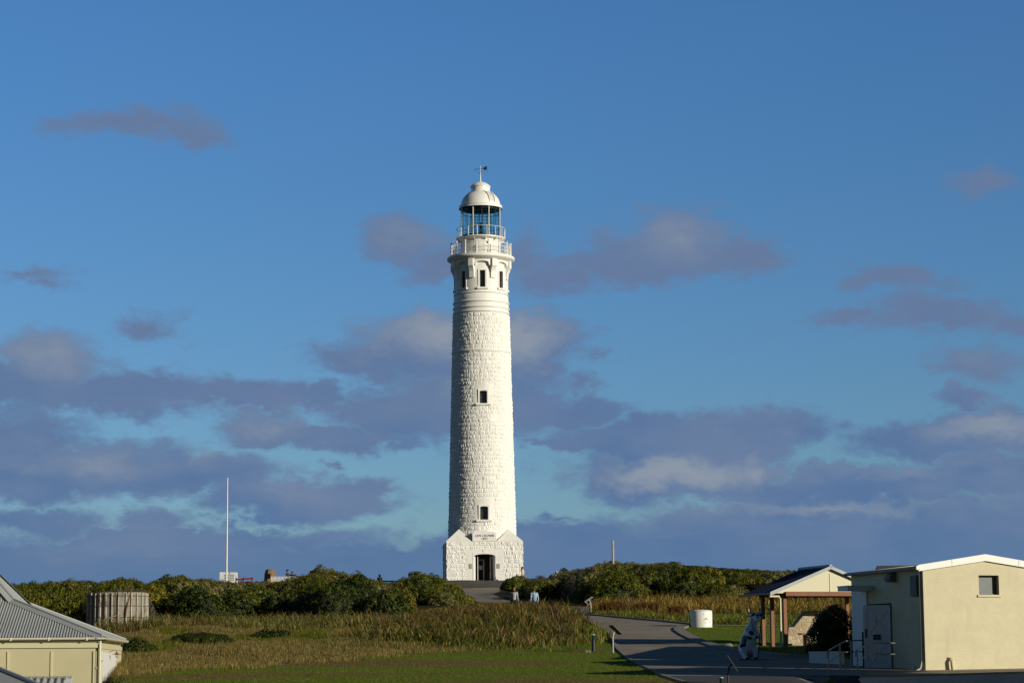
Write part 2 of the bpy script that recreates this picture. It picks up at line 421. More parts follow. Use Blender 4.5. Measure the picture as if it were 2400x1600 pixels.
for k in range(NW):
    M = Matrix.Rotation(2 * PI * k / NW, 4, 'Z'); y = -ls(62.4, 660); h = zw1 - zw0
    m = MB()
    for x in (-1, 1): m.box((x * (hw_ + .07), y + .22, zw0 + h / 2), (.16, .5, h))
    m.box((0, y + .22, zw1 + .06), (2 * hw_ + .3, .5, .12))
    fr = m.xform(M).build('window', white_stone, lh)
    m = MB(); m.box((0, y + .05, zw0 - .08), (2 * hw_ + .52, .36, .17)); m.xform(M).build('sill', white_stone, fr, bevel=.012)
    m = MB(); m.box((0, y + .34, zw0 + h / 2), (2 * hw_, .03, h)); m.xform(M).build('pane', window_dark, fr)
    m = MB()
    for q in (.02, .36, .68, .98): m.box((0, y + .30, zw0 + h * q), (2 * hw_, .05, .05))
    for x in (-1, 1): m.box((x * (hw_ - .04), y + .295, zw0 + h / 2), (.06, .05, h))
    m.xform(M).build('sash', mat('dark_sash', (.06, .055, .05), .5), fr)
# ---- corbels and arches under the gallery
zc = lz(617); zb = lz(660); zm = lz(637)
for k in range(NW):
    M = Matrix.Rotation(2 * PI * (k + .5) / NW, 4, 'Z'); rw = ls(61.5, 640)
    P = [(rw - .1, zc), (ls(73.5, 620), zc), (ls(73.5, 620), lz(633)), (ls(72.8, 620), lz(634)), (ls(70, 620), lz(638)), (ls(67, 620), lz(645)), (ls(66, 640), lz(653)), (ls(65.6, 640), lz(658)), (ls(65.6, 640), zb), (rw - .1, zb)]
    wq = .5
    m = MB(); m.prism([(-wq / 2, -r, z) for r, z in P], (wq, 0, 0)); m.xform(M).build('corbel', white_stone, lh, bevel=.02)
m = MB(); nA = 160
ri, ro = ls(61.6, 620), ls(68.5, 620)
vs, fs = [], []
for k in range(nA + 1):
    t = 2 * PI * k / nA; u = ((t / (2 * PI) * NW + .5) % 1) - .5          # 0 over a window
    x = abs(u) * 2
    if x < .60: bz = lz(622) - (lz(622) - lz(627)) * (1 - math.sqrt(max(0, 1 - (x / .60) ** 2)))
    elif x < .74: bz = lz(632)
    else: bz = lz(621)
    for r, z in ((ri, bz), (ro, bz), (ro, zc + .02), (ri, zc + .02)): vs.append((r * math.sin(t), -r * math.cos(t), z))
for k in range(nA):
    for q in range(3): fs.append((k * 4 + q, k * 4 + q + 1, k * 4 + 5 + q, k * 4 + 4 + q))
m.add(vs, fs); m.build('arcade', white_stone, lh)
# ---- lower gallery slab
m = MB(); m.lathe(prof([(61, 617.5), (70, 617.2), (72, 615.5), (76.5, 613), (78.6, 611.5), (79.3, 609.5), (79.3, 606.8), (78.6, 605.6), (60, 605.2), (46, 605)]), 128); m.build('gallery_slab', white_stone, lh, smooth=True)
white_iron = mat('white_iron', (.78, .76, .70), .45)
def railing(name, r, z, h, posts, rails, pr_, rr_, ball=False, mids=0):
    m = MB()
    for q in rails:
        n = 96; m.tube([(r * math.sin(2 * PI * k / n), -r * math.cos(2 * PI * k / n), z + h * q) for k in range(n + 1)], rr_, 5, False)
    o = m.build(name, white_iron, lh)
    for k in range(posts):
        t = 2 * PI * (k + .5) / posts; x, y = r * math.sin(t), -r * math.cos(t)
        m = MB(); m.tube([(x, y, z), (x, y, z + h * (1.08 if ball else 1))], [pr_ * 1.15, pr_ * .85], 6)
        if ball: m.sphere((x, y, z + h * 1.1), pr_ * 1.6, 6, 4)
        m.build('railing_post', white_iron, o)
    return o
zg = lz(605.4)
railing('lower_railing', ls(70.6, 592), zg, lz(577) - zg, 16, (.12, .40, .70, 1.0), .062, .028, True)
net = MB(); r = ls(70.2, 592); hN = lz(577) - zg
for k in range(150):                          # fine mesh wired inside the rails
    t = 2 * PI * k / 150; t2 = t + 2 * PI * 2.4 / 150
    for a, b in ((t, t2), (t2, t)): net.bar((r * math.sin(a), -r * math.cos(a), zg + .05), (r * math.sin(b), -r * math.cos(b), zg + hN * .98), .007)
net.build('wire_mesh', white_iron, lh)
# ---- service room drum and upper gallery
m = MB(); m.lathe(prof([(47.2, 605.2), (47.2, 602), (46.6, 601.5), (46.6, 565), (47.6, 562)]), 96); m.build('service_room', white_paint, lh, smooth=True)
for k in range(12):
    m = MB()
    t = 2 * PI * k / 12 + .1; rS = ls(46.65, 585); m.box((rS * math.sin(t), -rS * math.cos(t), (lz(565) + lz(601)) / 2), (.02, .02, lz(565) - lz(601)), rz=t)
    m.build('plate_seam', mat('seam_grey', (.45, .44, .40), .5), lh)
for a in (.30, .34):
    m = MB()
    rS = ls(46.6, 585); m.tube([(rS * math.sin(a), -rS * math.cos(a), lz(575 if a < .32 else 596)), ((rS + .06) * math.sin(a), -(rS + .06) * math.cos(a), lz(575 if a < .32 else 596))], .12, 10)
    m.build('vent_hole', dark_room, lh)
m = MB(); m.lathe(prof([(46, 566), (50, 565), (57, 562.6), (57.8, 561.8), (57.8, 560.2), (57.2, 559.6), (45, 559.2)]), 96); m.build('upper_gallery', white_paint, lh, smooth=True)
for k in range(12):
    M = Matrix.Rotation(2 * PI * (k + .3) / 12, 4, 'Z')
    m = MB(); m.prism([(-.05, -ls(46.4, 560), lz(562.6)), (-.05, -ls(56.5, 560), lz(562.6)), (-.05, -ls(55.5, 560), lz(565)), (-.05, -ls(46.4, 560), lz(570))], (.10, 0, 0)); m.xform(M).build('bracket', white_paint, lh)
zu = lz(560)
railing('upper_railing', ls(57.2, 550), zu, lz(537.5) - zu, 16, (1.0,), .032, .020)
# ---- lantern
zg0, zg1 = lz(559), lz(486); rg_ = ls(45.6, 520)
m = MB(); m.lathe([(rg_, zg0), (rg_, zg1)], 16); m.build('lantern_glazing', lantern_glass, lh)
m = MB()
for k in range(16):
    t = 2 * PI * k / 16; m.bar((rg_ * math.sin(t), -rg_ * math.cos(t), zg0), (rg_ * math.sin(t), -rg_ * math.cos(t), zg1), .045 if k % 4 else .06)
for q in (.03, .34, .80, .97):
    m.tube([(rg_ * .995 * math.sin(2 * PI * k / 16), -rg_ * .995 * math.cos(2 * PI * k / 16), lerp(zg0, zg1, q)) for k in range(17)], .026, 5, False)
m.build('glazing_bars', green_iron, lh)
m = MB()
for k in range(8):
    t = 2 * PI * (k + .5) / 8 - .04; rS = ls(48.2, 520); m.tube([(rS * math.sin(t), -rS * math.cos(t), zg0), (rS * math.sin(t), -rS * math.cos(t), zg1)], .042, 6)
m.build('stanchion', white_iron, lh)
m = MB(); m.lathe([(.05, zg1 - .02), (rg_ - .1, zg1 - .02), (rg_ - .1, zg1 - .34), (rg_ - .14, zg1 - .34)], 48); m.build('lantern_ceiling', mat('lantern_shade', (.05, .055, .06), .6), lh)
m = MB(); m.lathe([(rg_ - .06, zg0), (rg_ - .06, zg0 + .25), (rg_ - .12, zg0 + .25), (rg_ - .12, zg0)], 48); m.build('lantern_plinth', green_iron, lh)
# lens: two curved prism panels either side of an open barrel of bars
rl = ls(26, 520); z0_, z1_ = zg0 + .15, zg1 - .55
for s in (-1, 1):
    lens = MB()
    for q in range(26):
        za, zb_ = lerp(z0_ + .1, z1_, q / 26), lerp(z0_ + .1, z1_, (q + 1) / 26); f = math.sin(PI * (q + .5) / 26) ** .5
        lens.lathe([(rl * (.72 + .28 * f), za), (rl * (.78 + .3 * f), (za + zb_) / 2), (rl * (.72 + .28 * f), zb_)], 8, s * R(44), s * R(76))
    lo_ = lens.build('lens', lens_glass, lh)
m = MB()
for t in (-32, -14, 10, 32, 142, 168, 196, 218):
    x, y = rl * .95 * math.sin(R(t)), -rl * .95 * math.cos(R(t)); m.bar((x, y, z0_), (x, y, z1_), .04)
for q in (.02, .22, .36, .50, .64, .78, .90, 1.0):
    n = 32; m.tube([(rl * .95 * math.sin(2 * PI * k / n), -rl * .95 * math.cos(2 * PI * k / n), lerp(z0_, z1_, q)) for k in range(n + 1)], .013, 5, False)
m.build('lens_frame', green_iron, lo_)
m = MB(); zq = lerp(z0_, z1_, .45)
m.lathe([(.02, z0_), (.22, z0_), (.10, z0_ + .4), (.04, zq - .3), (.16, zq - .15), (.05, zq), (.13, zq + .2), (.03, zq + .38)], 10); m.build('lamp', green_iron, lo_)
m = MB(); m.sphere((-rl * .62, -rl * .35, lerp(z0_, z1_, .47)), .19, 12, 8, (.8, .8, 1.5)); m.build('brass_reflector', mat('brass', (.85, .75, .28), .22, .1, 3, metal=1.0), lo_)
# ---- roof
dome = [(51.4, 490.5), (50, 486.5), (50.6, 485), (50.6, 483.6), (46.2, 482.4)]
for k in range(0, 13):
    a = R(4 + k * 5.4); dome.append((45.9 * math.cos(a) ** .92, 482 - 32.5 * math.sin(a) / math.sin(R(68.8))))
dome = [d for d in dome if d[0] > 21.5] + [(22.6, 450.6)]
m = MB(); m.lathe(prof([(46, 486.8), (51.2, 489)] + dome), 96); ro_ = m.build('roof', white_paint, lh, smooth=True)
m = MB(); m.lathe(prof([(22.6, 451.5), (22.9, 449.5), (22.2, 449), (22.2, 439.6), (23.6, 438.9), (23.8, 437.2), (22.6, 436.4), (19, 433), (13, 429.3), (7, 427), (2.2, 425.9), (1.6, 424), (1.1, 418), (.8, 409), (.5, 402), (.45, 388.5), (.02, 388.2)]), 64); m.build('cowl', white_paint, ro_, smooth=True)
m = MB()
for k in range(1):                            # curved ladder on the dome
    A = []; B = []
    for d in [d for d in dome if d[1] < 480.5]:
        r, z = ls(d[0] + .8, d[1]), lz(d[1] - .35); t0, t1 = R(30) , R(40)
        a_ = .33 * 2.0 / max(r, .9); A.append((r * math.sin(R(33) - a_ / 2), -r * math.cos(R(33) - a_ / 2), z)); B.append((r * math.sin(R(33) + a_ / 2), -r * math.cos(R(33) + a_ / 2), z))
    m.tube(A, .03, 5); m.tube(B, .03, 5)
    for a, b in zip(A, B): m.tube([a, b], .02, 4)
m.build('roof_ladder', mat('ladder_grey', (.28, .27, .25), .5), ro_)
m = MB(); rr_ = ls(29.5, 455); n = 40
m.tube([(rr_ * math.sin(2 * PI * k / n), -rr_ * math.cos(2 * PI * k / n), lz(453.5)) for k in range(n + 1)], .022, 5, False)
for k in range(8): t = 2 * PI * k / 8; m.tube([(rr_ * math.sin(t), -rr_ * math.cos(t), lz(453.5)), (rr_ * .97 * math.sin(t), -rr_ * .97 * math.cos(t), lz(457.5))], .022, 5)
m.build('grab_rail', white_iron, ro_)
# ---- weather vane
zv = lz(396); m = MB(); ca = R(-12)
U = Vector((math.cos(ca), math.sin(ca), .085)); 
m.tube([U * -.52 + Vector((0, 0, zv)), U * .32 + Vector((0, 0, zv))], .022, 6)
m.sphere(tuple(U * -.53 + Vector((0, 0, zv))), .055, 8, 6)
def vp(u, w): return U * u + Vector((0, 0, zv + w))
m.prism([vp(.26, 0), vp(.33, .15), vp(.70, .19), vp(.60, .01), vp(.71, -.17), vp(.34, -.14)], (-.02 * math.sin(ca), .02 * math.cos(ca), 0)); m.build('weather_vane', vane_m, lh)
m = MB(); zk = lz(402.5)
for t in (.1, .1 + PI / 2):
    a = Vector((math.cos(t), math.sin(t), 0)) * .66; m.tube([-a + Vector((0, 0, zk)), a + Vector((0, 0, zk))], .016, 5)
    for s in (-1, 1):
        c = a * s + Vector((0, 0, zk))
        m.tube([c + Vector((0, 0, -.09)), c + Vector((.05, 0, 0)), c + Vector((0, 0, .09)), c + Vector((-.05, 0, 0)), c + Vector((0, 0, -.09))], .018, 4)
m.build('compass_arms', verd_m, lh)

# ---- square base
bh = ls(179.5, 1364) / 2 * (LD - 3.7) / LD                # half width
zs_ = lz(1272.5); zt_ = lz(1243)
doorw, doorh, darch = 2.02, 2.56, .22
def face_grid(w, h, cut=None, smooth_zones=()):
    nx, ny = int(w / .065), int(h / .066); xs = np.linspace(-w / 2, w / 2, nx + 1); zs = np.linspace(0, h, ny + 1)
    X, Z = np.meshgrid(xs, zs); d = stone_disp((X + w / 2).ravel(), Z.ravel(), h / 9.0, 0, .58, 1.0, rng).reshape(X.shape)
    for x0, x1, z0, z1, dv in smooth_zones: d[(X > x0) & (X < x1) & (Z > z0) & (Z < z1)] = dv
    d[:, 0] = d[:, -1] = 0.02; d[-1] = .03
    i, j = np.meshgrid(np.arange(ny), np.arange(nx), indexing='ij'); n1 = nx + 1
    f = np.stack([i * n1 + j, i * n1 + j + 1, (i + 1) * n1 + j + 1, (i + 1) * n1 + j], -1).reshape(-1, 4)
    v = np.stack([X, -d, Z], -1).reshape(-1, 3)
    if cut:
        c = v[f].mean(1); f = f[~((np.abs(c[:, 0]) < cut[0]) & (c[:, 2] < cut[1]))]
    return v, f
sw = 1.72                                                      # dressed surround half width
zones = [(-sw, sw, -1, 3.02, .04), (-sw - .17, sw + .17, .45, .9, .04), (-sw - .17, sw + .17, 1.3, 1.75, .04), (-sw - .17, sw + .17, 2.2, 3.02, .04), (-bh + .1, -bh + .95, .55, 1.05, .03), (-bh, -bh + .95, 0, 0.0, .03)]
for k in range(4):
    v, f = face_grid(2 * bh, zs_, (doorw / 2 + .09, doorh + .1) if k == 0 else None, zones if k == 0 else ())
    v[:, 1] -= bh; c, s = math.cos(k * PI / 2), math.sin(k * PI / 2)
    v = np.stack([v[:, 0] * c - v[:, 1] * s, v[:, 0] * s + v[:, 1] * c, v[:, 2]], -1)
    npmesh('base_wall', v, f, white_stone, lh)
# broached corners: a half pyramid leaning on the shaft at each corner, flat ledge between them
rb = shaft_r(zt_) + .08; ap = rb / math.sqrt(2) + .02
e = bh + .045; kx = bh - ls(59.5, 1272)
for sx in (-1, 1):
    for sy in (-1, 1):
        A = Vector((sx * e, sy * e, zs_)); B = Vector((sx * kx, sy * e, zs_)); C_ = Vector((sx * e, sy * kx, zs_)); Pk = Vector((sx * ap, sy * ap, zt_ + .02))
        I = Vector((sx * .9, sy * .9, zs_)); Ix = Vector((sx * kx, sy * .9, zs_)); Iy = Vector((sx * .9, sy * kx, zs_))
        m = MB(); m.add([A, B, C_, Pk, Ix, Iy], [(0, 1, 3), (0, 3, 2), (1, 4, 3), (2, 3, 5), (4, 5, 3), (0, 2, 5, 4, 1)]); m.build('broach', white_stone, lh)
m = MB(); m.box((0, 0, zs_ - .06), (2 * e - .02, 2 * e - .02, .10)); m.build('base_ledge', white_stone, lh)
# lettered parapet block over the door
pw = ls(57, 1260) * .985; zp0, zp1, zp2 = zs_ + .005, lz(1252.6), lz(1246.8)
yq = -(bh + .09)
m = MB(); m.prism([(-pw / 2, yq, zp0 - .02), (pw / 2, yq, zp0 - .02), (pw / 2, yq, zp1), (0, yq, zp2), (-pw / 2, yq, zp1)], (0, .95, 0)); tb = m.build('name_block', white_stone, lh, bevel=.015)
m = text_mesh('CAPE LEEUWIN', .275, .012); wtx = max(v[0] for v in m.v) - min(v[0] for v in m.v)
m.v = [(v[0] * 1.78 / wtx, v[1] + yq - .008, v[2] * 1.12 + lz(1259.8)) for v in m.v]; m.build('inscription', ink, tb)
m = text_mesh('1895', .275, .012); wtx = max(v[0] for v in m.v) - min(v[0] for v in m.v)
m.v = [(v[0] * .52 / wtx, v[1] + yq - .008, v[2] * 1.12 + lz(1266.9)) for v in m.v]; m.build('inscription', ink, tb)
# dressed door surround
ys = -(bh + .06)
m = MB(); arched(m, doorw, doorh, darch, .7, ys, 0, 12, .12); m.build('door_surround', white_stone, lh)
m = MB(); m.prism([(-.15, ys - .012, doorh + .03), (.15, ys - .012, doorh + .03), (.2, ys - .012, 3.0), (-.2, ys - .012, 3.0)], (0, .1, 0)); m.build('keystone', white_stone, lh, bevel=.015)
# white splayed reveals inside the doorway
for x0, x1, y1 in ((1.0, .66, 1.0), (-1.0, -.80, .8)):
    m = MB(); m.prism([(x0, ys + .05, .01), (x1, ys + y1, .01), (x1 + .03 * (1 if x0 > 0 else -1), ys + y1 + .02, .01), (x0 + .01 * (1 if x0 > 0 else -1), ys + .07, .01)], (0, 0, doorh - .22)); m.build('door_reveal', white_stone, lh)
# entrance lobby
m = MB(); d0, d1 = ys + .65, ys + 3.2
m.add([(-1.3, d0, 0.01), (1.3, d0, 0.01), (1.3, d1, 0.01), (-1.3, d1, 0.01), (-1.3, d0, 2.75), (1.3, d0, 2.75), (1.3, d1, 2.75), (-1.3, d1, 2.75)], [(0, 1, 2, 3), (4, 7, 6, 5), (0, 3, 7, 4), (1, 5, 6, 2), (2, 6, 7, 3)])
m.build('lobby', mat('lobby_plaster', (.10, .092, .08), .8), lh)
door_m = mat('white_door', (.62, .60, .54), .5)
for s, xx in ((-1, -.62), (1, .60)):
    m = MB(); m.box((xx, ys + .95, 1.17), (.05, .95, 2.3)); dl = m.build('door', door_m, lh)
    m = MB(); m.box((xx + s * -.045, ys + .60, 1.05), (.04, .05, .16)); m.build('handle', vane_m, dl)
m = MB()
for x in (-.5, .02): m.box((x, ys + 2.0, 1.05), (.07, .06, 2.1))
m.box((-.24, ys + 2.0, 2.08), (.58, .06, .07)); m.box((-.24, ys + 2.0, .12), (.58, .06, .08)); m.build('inner_door_frame', door_m, lh)
m = MB(); m.box((-.30, ys + 1.96, 1.36), (.36, .015, .42)); m.build('notice', mat('notice_paper', (.5, .5, .52), .6), lh)
m = MB(); m.box((.72, ys + .62, .16), (.26, .3, .32)); m.build('door_stop', mat('grey_stone_block', (.16, .15, .13), .8), lh, bevel=.02)
for s in (-1, 1):
    m = MB(); m.box((s * 1.29, ys - .02, 1.42), (.30, .04, .44)); m.build('plaque', plaque_m, lh, bevel=.008)
m = MB(); xq = -bh + .52
for q in range(4): m.box((xq, -(bh + .037), .96 - q * .12), (.62 if q != 1 else .2, .012, .030))
m.build('engraved_lines', mat('engraving', (.50, .47, .40), .7), lh)
# ================================================================ ground
_prof = [(-200, -1.9), (0, -1.75), (40, -1.3)] + [(D, W(1200, py, D).z) for py, D in ((1600, 64), (1585, 68), (1547, 83), (1540, 85), (1517, 93), (1500, 100), (1470, 113), (1441, 135))] + \
        [(150, 3.55), (165, 4.2), (190, 5.35), (207, 6.35), (220, 6.8), (240, 6.6), (262, 5.2), (300, .5), (340, -6), (400, -12), (480, -15.5)]
_pd = np.array([p[0] for p in _prof], float); _pz = np.array([p[1] for p in _prof], float)
_td = np.linspace(-200, 480, 2721); _tz = np.interp(_td, _pd, _pz)
_k = np.exp(-np.linspace(-2, 2, 41) ** 2); _k /= _k.sum()                       # soften the kinks
_tz = np.convolve(np.pad(_tz, 20, mode='edge'), _k, 'valid')
def sstep(a, b, x): t = np.clip((x - a) / (b - a), 0, 1); return t * t * (3 - 2 * t)
def ground(x, y):
    x = np.asarray(x, float); y = np.asarray(y, float)
    z = np.interp(y, _td, _tz)
    g = lambda cx, cy, sx, sy: np.exp(-((x - cx) / sx) ** 2 - ((y - cy) / sy) ** 2)
    z = z + 2.35 * g(13.5, 192, 9, 22) + .5 * g(26, 190, 10, 20) + .7 * g(2.5, 186, 3.2, 9)
    z = z + .55 * g(-20.5, 214, 5, 5) + 1.0 * g(-16, 180, 8, 16) - .35 * g(-38, 185, 10, 30)
    z = z + (LB.z - .02 - 6.8) * sstep(16, 8.5, np.hypot(x - LB.x, y - LB.y))    # level pad round the tower
    z = z - .95 * sstep(-11.9, -12.35, x + .165 * (y - 70)) * sstep(92, 84, y) * sstep(40, 50, y)   # sunk strip round the left house
    z = z - .9 * sstep(7.8, 9.6, x) * sstep(66.6, 65.4, y)                          # drive below the retaining wall
    z = z + .10 * np.sin(x * .61 + 1.3) * np.sin(y * .43) * sstep(.5, -6, x) * sstep(70, 90, y)
    z = z - 18 * sstep(60, 170, np.abs(x)) * sstep(120, 260, y)
    return z
def gz(x, y): return float(ground(x, y))
def gpt(px, py, d0=55, d1=260):
    """ground point seen at a photo pixel"""
    q = wdir(px, py); ds = np.linspace(d0, d1, 2000); zs = ground(q.x / q.y * ds, ds); h = zs - q.z / q.y * ds
    i = np.argmax(h > 0) if (h > 0).any() else len(ds) - 1
    return Vector((q.x / q.y * ds[i], ds[i], zs[i]))

def vnoise(x, y, s, seed):
    """value noise in numpy"""
    r = np.random.default_rng(seed); n = 256; t = r.random((n, n))
    u, v = x / s, y / s; i, j = np.floor(u).astype(int), np.floor(v).astype(int); fu, fv = u - i, v - j
    fu = fu * fu * (3 - 2 * fu); fv = fv * fv * (3 - 2 * fv); a = lambda p, q: t[(i + p) % n, (j + q) % n]
    return (a(0, 0) * (1 - fu) + a(1, 0) * fu) * (1 - fv) + (a(0, 1) * (1 - fu) + a(1, 1) * fu) * fv
def fbm(x, y, s, seed, o=4): return sum(vnoise(x, y, s / 2 ** k, seed + k) * .5 ** k for k in range(o)) / sum(.5 ** k for k in range(o))

# road outline in ground metres (from its edges in the photograph)
RL = [(1700, 1640), (1606, 1600), (1557, 1585), (1519, 1566), (1470, 1541), (1447, 1521), (1436, 1500), (1428, 1484), (1409, 1471), (1378, 1456), (1352, 1445)]
roadL = [gpt(*p, 40) for p in RL]
def inpoly(x, y, poly):
    c = np.zeros(x.shape, bool); n = len(poly)
    for i in range(n):
        x0, y0 = poly[i][:2]; x1, y1 = poly[i - 1][:2]
        c ^= ((y0 > y) != (y1 > y)) & (x < (x1 - x0) * (y - y0) / (y1 - y0 + 1e-12) + x0)
    return c
# upper (far) edge of the road, then round the lawn island, then the forecourt to the right
RU = [(1340, 1437), (1430, 1447.5), (1532, 1456.5), (1618, 1465.5)]
RI = [(1606, 1468), (1592, 1473), (1592, 1479), (1608, 1489.5), (1639, 1504), (1685, 1518), (1730, 1526), (1778, 1531.5), (1850, 1538.5), (1905, 1541)]
bend = [Vector((x, y, 0)) for x, y in ((2.4, 146), (-.9, 157), (-2.8, 170), (-3.8, 182), (-4.3, 195), (-4.6, 205))]
bendR = [Vector((x, y, 0)) for x, y in ((5.2, 148), (1.4, 160), (-.6, 172), (-1.6, 184), (-1.4, 195), (-1.2, 205))]
poly_road = roadL + bend + [Vector((-5.4, 207, 0)), Vector((-6.5, 213, 0)), Vector((-6.5, 219.4, 0)), Vector((.8, 219.9, 0)), Vector((.2, 212, 0))] + bendR[::-1] + [gpt(*p) for p in RU[1:]] + [gpt(*p) for p in RI] + [Vector((13.5, 78, 0)), Vector((30, 74, 0)), Vector((30, 40, 0)), Vector((8, 40, 0))]
path_side = [gpt(1618, 1466), gpt(1700, 1466.8), gpt(1830, 1468), Vector((20, 112, 0)), Vector((20, 114, 0)), gpt(1830, 1466), gpt(1700, 1464.6), gpt(1618, 1464)]

# terrain sheet
xs = np.concatenate([np.linspace(-900, -60, 30), np.arange(-58, -16, .9), np.arange(-15.6, -8, .25), np.arange(-7.5, 34, .8), np.linspace(36, 900, 30)])
ys = np.concatenate([np.linspace(-200, 40, 16), np.arange(44, 250, .9), np.linspace(252, 900, 40)])
X, Y = np.meshgrid(xs, ys); Z = ground(X, Y)
nx, ny = len(xs), len(ys)
def meadow_mask(x, y): return sstep(-3.0, 3.5, y - (92 + (x + 1.7) * 1.9) + 9 * (fbm(x, y, 4, 5) - .5)) * sstep(3.6, 1.4, x)
meadow = meadow_mask(X, Y)
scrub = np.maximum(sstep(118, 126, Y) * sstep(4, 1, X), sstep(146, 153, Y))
lush = fbm(X, Y, 7, 21); bare = fbm(X * .5, Y * 1.0, 3.2, 31)
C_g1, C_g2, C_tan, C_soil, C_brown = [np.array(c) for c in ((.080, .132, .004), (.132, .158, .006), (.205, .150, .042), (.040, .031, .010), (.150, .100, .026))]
col = C_g1 + (C_g2 - C_g1) * lush[..., None]
b = sstep(.57, .68, bare)[..., None] * sstep(7.0, 2.5, X)[..., None]; col = col * (1 - b) + C_brown * b
m_ = (meadow * (1 - .55 * sstep(.52, .7, fbm(X, Y, 6, 51))))[..., None]; col = col * (1 - m_) + C_tan * m_
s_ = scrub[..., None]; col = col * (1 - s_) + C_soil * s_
i, j = np.meshgrid(np.arange(ny - 1), np.arange(nx - 1), indexing='ij')
Fq = np.stack([i * nx + j, i * nx + j + 1, (i + 1) * nx + j + 1, (i + 1) * nx + j], -1).reshape(-1, 4)

def leaf_mat(name, trans=0.25, var=.35, rough=.55, spec=.25):
    """foliage / grass: colour from the mesh's own leaf tint, each leaf a little different"""
    m = bpy.data.materials.new(name); m.use_nodes = True; T = NT(m.node_tree); T.n.clear()
    o = T.new('ShaderNodeOutputMaterial'); at = T.new('ShaderNodeAttribute', attribute_name='tint')
    g = T.new('ShaderNodeNewGeometry'); k = T.math('MULTIPLY_ADD', g.outputs['Random Per Island'], 2 * var, 1 - var)
    c = T.vmath('SCALE', at.outputs['Color'], k)
    p = T.new('ShaderNodeBsdfPrincipled'); T.l.new(c, p.inputs['Base Color']); p.inputs['Roughness'].default_value = rough; p.inputs['Specular IOR Level'].default_value = spec
    t = T.new('ShaderNodeBsdfTranslucent'); T.l.new(T.vmath('MULTIPLY', c, (1.1, 1.15, .7)), t.inputs[0])
    mx = T.new('ShaderNodeMixShader'); mx.inputs[0].default_value = trans
    T.l.new(p.outputs[0], mx.inputs[1]); T.l.new(t.outputs[0], mx.inputs[2]); T.l.new(mx.outputs[0], o.inputs[0]); return m

def soil_mat():
    m = bpy.data.materials.new('ground_cover'); m.use_nodes = True; T = NT(m.node_tree); p = T.n['Principled BSDF']
    at = T.new('ShaderNodeAttribute', attribute_name='tint'); tc = T.new('ShaderNodeTexCoord').outputs['Object']
    n = T.noise(tc, 3.0, 6, .7); n2 = T.noise(tc, 22, 4, .7)
    k = T.math('MULTIPLY', T.ramp(n, .3, .7, .72, 1.28, False), T.ramp(n2, .3, .7, .7, 1.3, False))
    T.l.new(T.vmath('SCALE', at.outputs['Color'], k), p.inputs['Base Color']); p.inputs['Roughness'].default_value = .95; p.inputs['Specular IOR Level'].default_value = .1
    bp = T.new('ShaderNodeBump'); bp.inputs['Strength'].default_value = .6; bp.inputs['Distance'].default_value = .08
    T.l.new(n2, bp.inputs['Height']); T.l.new(bp.outputs[0], p.inputs['Normal']); return m
tag(npmesh('ground', np.stack([X, Y, Z], -1).reshape(-1, 3), Fq, soil_mat(), attr=col.reshape(-1, 3), smooth=True), kind='structure')

# sea to the horizon
def sea_mat():
    m = bpy.data.materials.new('sea_water'); m.use_nodes = True; T = NT(m.node_tree); p = T.n['Principled BSDF']
    p.inputs['Base Color'].default_value = (.012, .035, .06, 1); p.inputs['Roughness'].default_value = .18
    bp = T.new('ShaderNodeBump'); bp.inputs['Strength'].default_value = .5; bp.inputs['Distance'].default_value = .4
    T.l.new(T.noise(T.new('ShaderNodeTexCoord').outputs['Object'], .25, 5, .6), bp.inputs['Height']); T.l.new(bp.outputs[0], p.inputs['Normal']); return m
m = MB(); S_ = 40000; m.add([(-S_, -300, -14.5), (S_, -300, -14.5), (S_, S_, -14.5), (-S_, S_, -14.5)], [(0, 1, 2, 3)]); tag(m.build('sea', sea_mat()), kind='structure')

# paved surfaces: sheets laid on the ground
def paved(name, poly, m, lift, step=.5):
    px = [p[0] for p in poly]; py = [p[1] for p in poly]
    bm = bmesh.new(); vs = [bm.verts.new((p[0], p[1], 0)) for p in poly]; bm.faces.new(vs)
    bmesh.ops.triangulate(bm, faces=bm.faces)
    for a, k, o in ((0, min(px), max(px)), (1, min(py), max(py))):
        c = k + step
        while c < o:
            co = [0, 0, 0]; co[a] = c; no = [0, 0, 0]; no[a] = 1
            bmesh.ops.bisect_plane(bm, geom=bm.verts[:] + bm.edges[:] + bm.faces[:], plane_co=co, plane_no=no); c += step
    for v in bm.verts: v.co.z = gz(v.co.x, v.co.y) + lift
    bmesh.ops.recalc_face_normals(bm, faces=bm.faces)
    me = bpy.data.meshes.new(name); bm.to_mesh(me); bm.free(); me.materials.append(m)
    if len(me.polygons) and me.polygons[0].normal.z < 0: me.flip_normals()
    me.polygons.foreach_set('use_smooth', [True] * len(me.polygons))
    o = bpy.data.objects.new(name, me); COL.objects.link(o); return o
